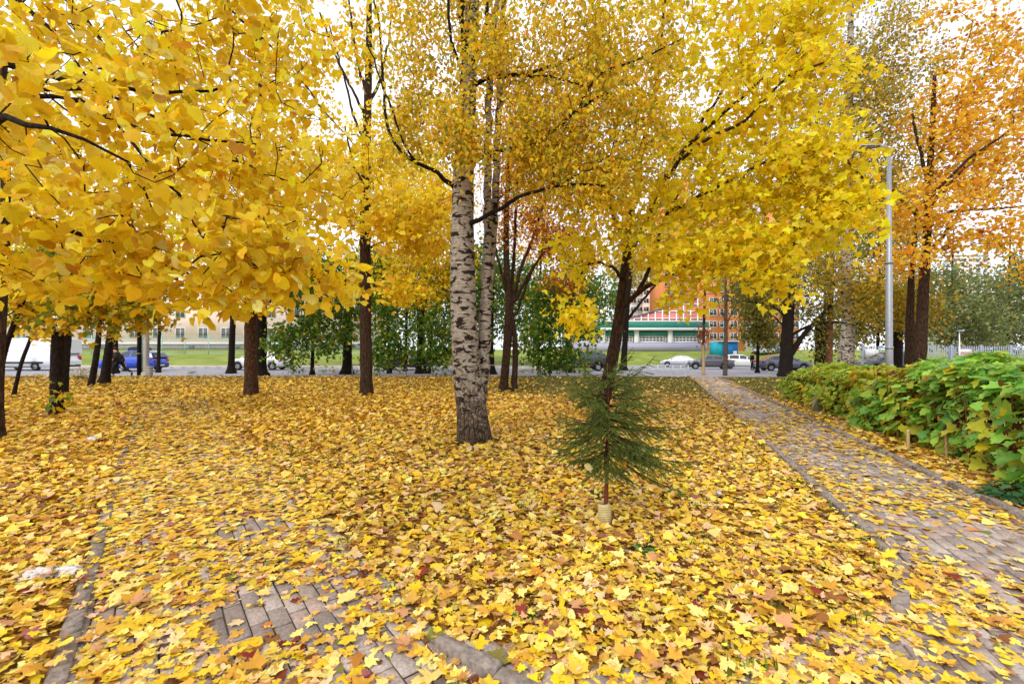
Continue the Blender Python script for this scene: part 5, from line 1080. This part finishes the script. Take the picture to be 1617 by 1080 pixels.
# glazed gallery with a white lattice, its top rising to the right
t = thing('gallery', 'glazed gallery with white lattice and pink panes above the pavilion', 'building', (32, 97, 1.4))
gx0, gx1 = -6, 9; V = [(gx0, 0, 0), (gx1, 0, 0), (gx1, 0, 11.6), (gx0, 0, 6.8), (gx0, 6, 0), (gx1, 6, 0), (gx1, 6, 11.6), (gx0, 6, 6.8)]
MB().add(V, quads=[(0, 1, 2, 3), (1, 5, 6, 2), (5, 4, 7, 6), (4, 0, 3, 7), (3, 2, 6, 7)]).build('wall', M['pink'], t)
for i, x in enumerate(np.linspace(gx0, gx1, 11)):
    top = 6.8+(x-gx0)/(gx1-gx0)*4.8; MB().box((0, 0, 0), (.22, .25, top)).build('mullion', M['whitep'], t, loc=(x, -.1, top/2))
for z in np.arange(2.3, 11, 1.5):
    xs0 = gx0 if z < 6.8 else gx0+(z-6.8)/4.8*(gx1-gx0); MB().box((0, 0, 0), (gx1-xs0, .2, .2)).build('transom', M['whitep'], t, loc=((gx1+xs0)/2, -.06, z))
MB().tube([(gx0-.3, -.1, 6.95), (gx1+.3, -.1, 11.75)], .2, 6).build('roof_edge', M['roofg'], t)
# apartment towers
wA = window_mesh(2.0, 1.7, 2, 1)
def tower(label, px0, px1, Z, height, mats, cols, rows, z0=4, sp=3.05):
    x0, x1 = (px0-CX)*Z/F, (px1-CX)*Z/F; t = thing('apartment_tower', label, 'building', ((x0+x1)/2, Z, -1.)); w = (x1-x0)/len(mats)
    for i, m in enumerate(mats): MB().box((0, 8, height/2), (w, 16+(i % 2)*.8, height)).build('wall', M[m], t, loc=(-(x1-x0)/2+w*(i+.5), 0, 0))
    put_windows(t, wA, [(-(x1-x0)/2+(x1-x0)*(c+.5)/cols, -.42, z0+r*sp) for c in range(cols) for r in range(rows)])
    MB().box((0, 8, height+.4), (x1-x0+.5, 17.2, .8)).build('parapet', M['wfac'], t); return t
tower('orange and white apartment tower far behind the gallery', 1047, 1107, 150, 58, ('orange', 'orange', 'wfac'), 5, 13, 12)
tower('lower orange apartment block behind the blue kiosk and the bare tree', 1117, 1262, 118, 44, ('orange', 'orange', 'wfac', 'orange', 'orange'), 9, 8, 6)
tower('pale distant apartment tower above the willows at the right', 1490, 1560, 260, 56, ('wfac', 'cream', 'wfac'), 6, 12, 20)
tower('white apartment block behind the yellow crowns, left of the orange tower', 985, 1045, 165, 40, ('wfac', 'cream'), 6, 9, 8)
# blue kiosk
kx = (1153-CX)*76/F; t = thing('kiosk', 'blue flat roofed kiosk with turquoise side behind the bare tree', 'kiosk', (kx, 76, float(T(kx, 76))-.05), .18)
MB().box((0, 1.2, 1.25), (2.9, 2.4, 2.5)).build('wall', M['blue'], t); MB().box((-1.9, 1.1, 1.2), (.9, 2.2, 2.4)).build('side_wall', M['turq'], t)
MB().box((-.3, 1.1, 2.56), (4.0, 2.8, .14), cham=.02).build('roof', M['whitep'], t); MB().box((0, -.02, 1.0), (.85, .05, 1.9)).build('door', M['blue'], t); MB().box((.9, -.02, .5), (.7, .05, .9)).build('notice', M['plate'], t)
for x in np.arange(-1.3, 1.4, .33): MB().box((0, 0, 0), (.03, .03, 2.4)).build('panel_rib', M['blue'], t, loc=(x, -.012, 1.25))

# ------------------------------------------------------------------ fences, posts, lamp
M['galv'] = plain('galvanised_steel', s2l((150, 154, 160)), .45, .4, .5, var=.1, scale=14); M['pale'] = plain('pale_green_paint', s2l((170, 198, 190)), .6, .3); M['fgrey'] = plain('grey_fence_paint', s2l((146, 152, 168)), .5, .4)
M['conc'] = plain('grey_concrete', s2l((158, 152, 146)), .9, .2, var=.15, scale=8, bmp=.3); M['redp'] = plain('red_print', s2l((196, 40, 60)), .5, .3)
t = thing('mesh_fence', 'pale green mesh fence along the top of the grass bank at the left', 'fence', (0, 58.5, 0)); mm = MB()
for i, x in enumerate(np.arange(-66, -6, 3.0)):
    z = float(T(x, 58.5)); MB().box((0, 0, 1.25), (.09, .07, 2.5)).build('post', M['pale'], t, loc=(x, 0, z))
    for zz in (.15, 2.35): MB().box((1.5, 0, zz), (2.9, .05, .06)).build('rail', M['pale'], t, loc=(x, 0, z))
    for k in range(16): mm.box((x+.18*(k+.5), 0, z+1.25), (.016, .016, 2.1))
    for k in range(9): mm.box((x+1.5, .02, z+.3+k*.24), (2.9, .012, .016))
mm.build('mesh_wires', M['pale'], t, kind='stuff')
t = thing('metal_fence', 'grey metal picket fence of the yard behind the hedge', 'fence', (0, 40, 0)); mm = MB()
for x in np.arange(30.8, 62, 2.6):
    z = float(T(x, 40)); MB().box((0, 0, 1.1), (.14, .14, 2.3), cham=.03).build('post', M['fgrey'], t, loc=(x, 0, z))
    for zz in (.25, 1.1, 2.0): MB().box((1.3, 0, zz), (2.46, .05, .07)).build('rail', M['fgrey'], t, loc=(x, .04, z))
    for k in range(12): mm.box((x+.2*(k+.9), -.02, z+1.1), (.07, .03, 2.1))
mm.build('pickets', M['fgrey'], t, kind='stuff')
def board(px, py, w, h, Z, label, red):
    p = P(px, py, Z); t = thing('notice_board', label, 'sign', p); MB().box((0, 0, 0), (w, .03, h)).build('panel', M['plate'], t)
    if red:
        MB().box((0, -.018, .02), (w*.84, .008, h*.28)).build('red_band', M['redp'], t)
        g = np.random.default_rng(4); q = MB(); x = -w*.36
        while x < w*.34:
            ww = g.uniform(.02, .05); q.box((x+ww/2, -.025, .02), (ww, .006, h*g.uniform(.10, .16))); x += ww+.022
        q.build('small_print', M['plate'], t)
        MB().box((0, -.018, -h*.32), (w*.7, .006, .03)).build('print_line', M['fgrey'], t)
    else:
        for k in (-.25, 0, .25): MB().box((k*w, -.018, 0), (.02, .006, h*.8)).build('print_line', M['fgrey'], t)
board(1377, 557.5, 1.15, .58, 39.8, 'plain white notice on the metal fence left of the lamp post', False)
board(1524.5, 557.5, 1.0, .68, 39.6, 'white sign with a red band on the metal fence at the right', True)
p = at(1515, 39.3); t = thing('small_lamp_post', 'thin white post with small lamp head beside the red banded sign', 'lamp post', p); MB().tube([(0, 0, -.1), (0, 0, 3.4)], [.06, .035], 8).build('pole', M['whitep'], t, True); MB().box((0, -.1, 3.45), (.26, .5, .12), cham=.03).build('lamp_head', M['fgrey'], t)
# tall lamp post behind the hedge
p = at(1404, 12.6); t = thing('street_lamp', 'tall galvanised lamp post with short arm standing behind the hedge', 'street lamp', p); ht = 1.55+(552-236)*12.6/F-p[2]
MB().tube([(0, 0, -.2), (0, 0, 1.6), (0, 0, 1.62), (0, 0, 3.95), (0, 0, 3.97), (0, 0, ht)], [.092, .089, .084, .077, .066, .05], 16).build('pole', M['galv'], t, True)
for z in (1.6, 3.95): MB().lathe([(.08, -.03), (.1, -.03), (.1, .03), (.07, .035)], 16).build('collar', M['galv'], t, loc=(0, 0, z))
MB().tube([(0, 0, ht-.03), (-.12, -.02, ht+.06), (-.4, -.05, ht+.08)], [.05, .045, .04], 10).build('arm', M['galv'], t, True)
MB().box((-.62, -.08, ht+.075), (.5, .2, .09), cham=.03).box((-.62, -.08, ht+.02), (.4, .15, .02)).build('lamp_head', M['galv'], t)
MB().box((0, -.088, 1.0), (.1, .02, .32)).build('hatch', M['galv'], t)
# posts by the street
p = at(231, 26); t = thing('concrete_post', 'grey concrete post in front of the blue car', 'post', p); MB().box((0, 0, 3.9), (.2, .2, 8), cham=.02).build('shaft', M['conc'], t); MB().box((0, 0, .12), (.34, .34, .3), cham=.03).build('foot', M['conc'], t)
p = at(219.5, 26.2); t = thing('dark_post', 'dark tarred wooden post left of the concrete post', 'post', p); MB().tube([(0, 0, -.2), (.01, 0, 3), (.0, 0, 7.8)], [.105, .1, .09], 10, .1).build('shaft', M['bark'], t, True); MB().lathe([(.115, 0), (.115, .05)], 10).build('band', M['galv'], t, loc=(0, 0, 1.3))
p = at(225, 26.3); t = thing('sign_post', 'pale green post between the dark and the concrete post', 'post', p); MB().box((0, 0, 1.7), (.12, .06, 3.5)).build('shaft', M['pale'], t); MB().box((-.02, -.045, 3.0), (.34, .02, .5)).build('plate', M['pale'], t)
p = at(236.5, 26); t = thing('litter_bin', 'small grey concrete litter bin at the foot of the concrete post', 'bin', p); MB().lathe([(.14, 0), (.17, .55), (.17, .6), (.14, .6), (.12, .2), (0, .2)], 14).build('body', M['conc'], t, True); MB().lathe([(.18, .5), (.185, .53), (.18, .56)], 14).build('band', M['galv'], t)
t = thing('street_railing', 'low white railing along the street near the silver car', 'railing', (0, 37, 0)); 
for x in np.arange(10.6, 14.4, .62):
    z = float(T(x, 37))-.07; MB().box((0, 0, .3), (.05, .05, .62)).build('post', M['whitep'], t, loc=(x, 0, z))
    if x < 13.8:
        for zz in (.58, .25): MB().box((.31, 0, zz), (.57, .035, .05)).build('rail', M['whitep'], t, loc=(x, 0, z))
t = thing('street_railing', 'low grey railing along the street behind the birch', 'railing', (0, 27.1, 0))
for x in np.arange(-9.5, 3.4, 1.6):
    z = float(T(x, 27.1)); MB().box((0, 0, .25), (.05, .05, .9)).build('post', M['fgrey'], t, loc=(x, 0, z))
    if x < 2: MB().box((.8, 0, .62), (1.55, .035, .05)).build('rail', M['fgrey'], t, loc=(x, 0, z))

# ------------------------------------------------------------------ people
M['skin'] = plain('skin', s2l((206, 150, 122)), .6, .3, var=.05); M['jacket'] = plain('dark_brown_jacket', s2l((52, 42, 38)), .85, .2, var=.25, scale=10); M['trouser'] = plain('black_trousers', s2l((28, 28, 34)), .85, .2, var=.2); M['hair'] = plain('brown_hair', s2l((58, 42, 32)), .8, .2, var=.3, scale=30); M['shoe'] = plain('dark_shoe', s2l((34, 32, 32)), .6, .3)
def skin_mesh(name, verts, edges, rads, m, parent, sub=1, rootv=0):
    me = bpy.data.meshes.new(name); me.from_pydata([tuple(v) for v in verts], edges, []); o = link(name, me, m, parent)
    md = o.modifiers.new('skin', 'SKIN'); md.use_smooth_shade = True
    for i, r in enumerate(rads): d = me.skin_vertices[0].data[i]; d.radius = (r, r) if np.isscalar(r) else r; d.use_root = (i == rootv)
    o.modifiers.new('smooth', 'SUBSURF').levels = sub; o.modifiers[-1].render_levels = sub; return o
def hand(vs, es, rs, wrist, dr, side):
    dr = unit(dr); sd = unit(side); w = len(vs)-1; vs.append(wrist+dr*.06); es.append((w, w+1)); rs.append(.032); p = w+1
    for k, (o, ln) in enumerate(((-.03, .062), (-.01, .072), (.01, .068), (.03, .052))):
        a = wrist+dr*.085+sd*o; vs.append(a); es.append((p, len(vs)-1)); rs.append(.011); nrm = np.cross(dr, sd)
        vs.append(a+dr*ln*.55+nrm*.008); es.append((len(vs)-2, len(vs)-1)); rs.append(.0095); vs.append(a+dr*ln+nrm*.028); es.append((len(vs)-2, len(vs)-1)); rs.append(.008)
    vs.append(wrist+dr*.05-sd*.045); es.append((p, len(vs)-1)); rs.append(.012); vs.append(wrist+dr*.085-sd*.06); es.append((len(vs)-2, len(vs)-1)); rs.append(.009)
def person(label, loc, yaw, J, coat, group=None):
    # x forward, y left, z up; J: joints
    root = thing('person', label, 'person', loc, yaw); v = np.array
    names = ['pelvis', 'waist', 'chest', 'neck', 'head', 'crown']; vs = [v(J[n]) for n in names]; es = [(0, 1), (1, 2), (2, 3), (3, 4), (4, 5)]; rs = [.125, .12, .135, .058, .09, .075]
    for s in 'LR':
        b = len(vs); vs += [v(J['hip'+s]), v(J['knee'+s]), v(J['ankle'+s]), v(J['toe'+s])]; es += [(0, b), (b, b+1), (b+1, b+2), (b+2, b+3)]; rs += [.092, .062, .042, .035]
        b = len(vs); vs += [v(J['sh'+s]), v(J['elb'+s]), v(J['wri'+s])]; es += [(2, b), (b, b+1), (b+1, b+2)]; rs += [.062, .045, .032]
        hand(vs, es, rs, v(J['wri'+s]), v(J['wri'+s])-v(J['elb'+s]), v([1., 0, 0]) if abs(v(J['wri'+s])-v(J['elb'+s]))[0] < .2 else v([0, 1., 0]))
    skin_mesh('body', vs, es, rs, M['skin'], root)
    h = v(J['head']); f = unit(v(J['face'])); c = h+[0, 0, .03]
    MB().lathe([(.0, -.02), (.016, -.01), (.012, .02), (0, .035)], 8).build('nose', M['skin'], root, True, tuple(c+f*.095))
    for sg in (1, -1):
        sd = np.cross([0, 0, 1], f); MB().lathe([(0, -.01), (.011, 0), (0, .01)], 8).build('eye', M['trim'], root, True, tuple(c+f*.085+sd*.033*sg+[0, 0, .03])); MB().lathe([(0, -.03), (.018, 0), (0, .03)], 8).build('ear', M['skin'], root, True, tuple(c+sd*.092*sg))
    MB().box(tuple(c+f*.09+[0, 0, -.045]), (.012, .045, .008)).build('mouth', M['redp'], root)
    # hair or hood, jacket, trousers, shoes: clothes of their own
    hb = MB().lathe([(.0, .125)]+[(.112*math.sin(a), .02+.105*math.cos(a)) for a in np.linspace(.2, 1.9, 9)]+[(.085, -.03)], 16); hb.build('hair', M['hair'], root, True, tuple(h+[0, 0, .02]-f*.02))
    js = [v(J['pelvis'])+[0, 0, -.08], v(J['waist']), v(J['chest']), v(J['neck'])*.85+v(J['chest'])*.15]; je = [(0, 1), (1, 2), (2, 3)]; jr = [(.17, .16), (.165, .155), (.18, .165), .085]
    for s in 'LR':
        b = len(js); js += [v(J['sh'+s]), v(J['elb'+s]), v(J['wri'+s])*.93+v(J['elb'+s])*.07]; je += [(2, b), (b, b+1), (b+1, b+2)]; jr += [.088, .066, .052]
    skin_mesh('jacket', js, je, jr, coat, root)
    ts = [v(J['pelvis'])]; te = []; tr = [.14]
    for s in 'LR': b = len(ts); ts += [v(J['hip'+s]), v(J['knee'+s]), v(J['ankle'+s])+[0, 0, .03]]; te += [(0, b), (b, b+1), (b+1, b+2)]; tr += [.108, .077, .06]
    skin_mesh('trousers', ts, te, tr, M['trouser'], root)
    for s in 'LR':
        a, q = v(J['ankle'+s]), v(J['toe'+s]); skin_mesh('shoe', [a+(a-q)*.25, a+(q-a)*.4-[0, 0, .01], q+(q-a)*.15], [(0, 1), (1, 2)], [.045, .052, .038], M['shoe'], root)
    return root
gp = at(188, 25.6)
J = dict(pelvis=(-.02, 0, .90), waist=(.05, 0, 1.05), chest=(.14, 0, 1.28), neck=(.20, 0, 1.43), head=(.27, 0, 1.55), crown=(.28, 0, 1.63), face=(1, 0, -.35),
         hipL=(-.02, .10, .86), kneeL=(.26, .11, .50), ankleL=(.22, .11, .10), toeL=(.38, .12, .045), hipR=(-.04, -.10, .86), kneeR=(-.26, -.11, .47), ankleR=(-.62, -.11, .26), toeR=(-.62, -.11, .10),
         shL=(.15, .19, 1.36), elbL=(-.08, .26, 1.16), wriL=(.12, .25, 1.0), shR=(.15, -.19, 1.36), elbR=(.02, -.27, 1.10), wriR=(-.10, -.25, .86))
person('person in dark brown jacket hurrying left beside the blue car', gp, math.pi, J, M['jacket'])
bag = MB(); gz = np.linspace(0, -.38, 9); prof = [(.02, 0), (.05, -.06), (.10, -.14), (.13, -.24), (.12, -.33), (.07, -.38), (0, -.39)]
bag.lathe(prof, 14); o = bag.build('white_bag', M['white'], None, True, (gp[0]+.10+.02, gp[1]+.25-.0, gp[2]+.82)); o.scale = (1.15, .5, 1); o.rotation_euler = (0, -.35, math.pi); tag(o, 'white carrier bag held by the hurrying person in brown', 'bag')
J2 = dict(pelvis=(0, 0, .92), waist=(0, 0, 1.07), chest=(.01, 0, 1.30), neck=(.01, 0, 1.46), head=(.03, 0, 1.58), crown=(.03, 0, 1.67), face=(1, 0, 0), hipL=(0, .10, .88), kneeL=(.03, .11, .48), ankleL=(0, .12, .08), toeL=(.15, .13, .04), hipR=(0, -.10, .88), kneeR=(.01, -.11, .48), ankleR=(-.05, -.12, .08), toeR=(.10, -.13, .04),
          shL=(0, .19, 1.39), elbL=(-.03, .25, 1.12), wriL=(.05, .25, .88), shR=(0, -.19, 1.39), elbR=(-.03, -.25, 1.12), wriR=(.06, -.25, .88))
M['blackcoat'] = plain('black_coat', s2l((26, 26, 30)), .85, .2, var=.2)
person('person in black clothes standing behind the tail of the grey sedan', at(1188, 43.5, RZ), R(-60), J2, M['blackcoat'])
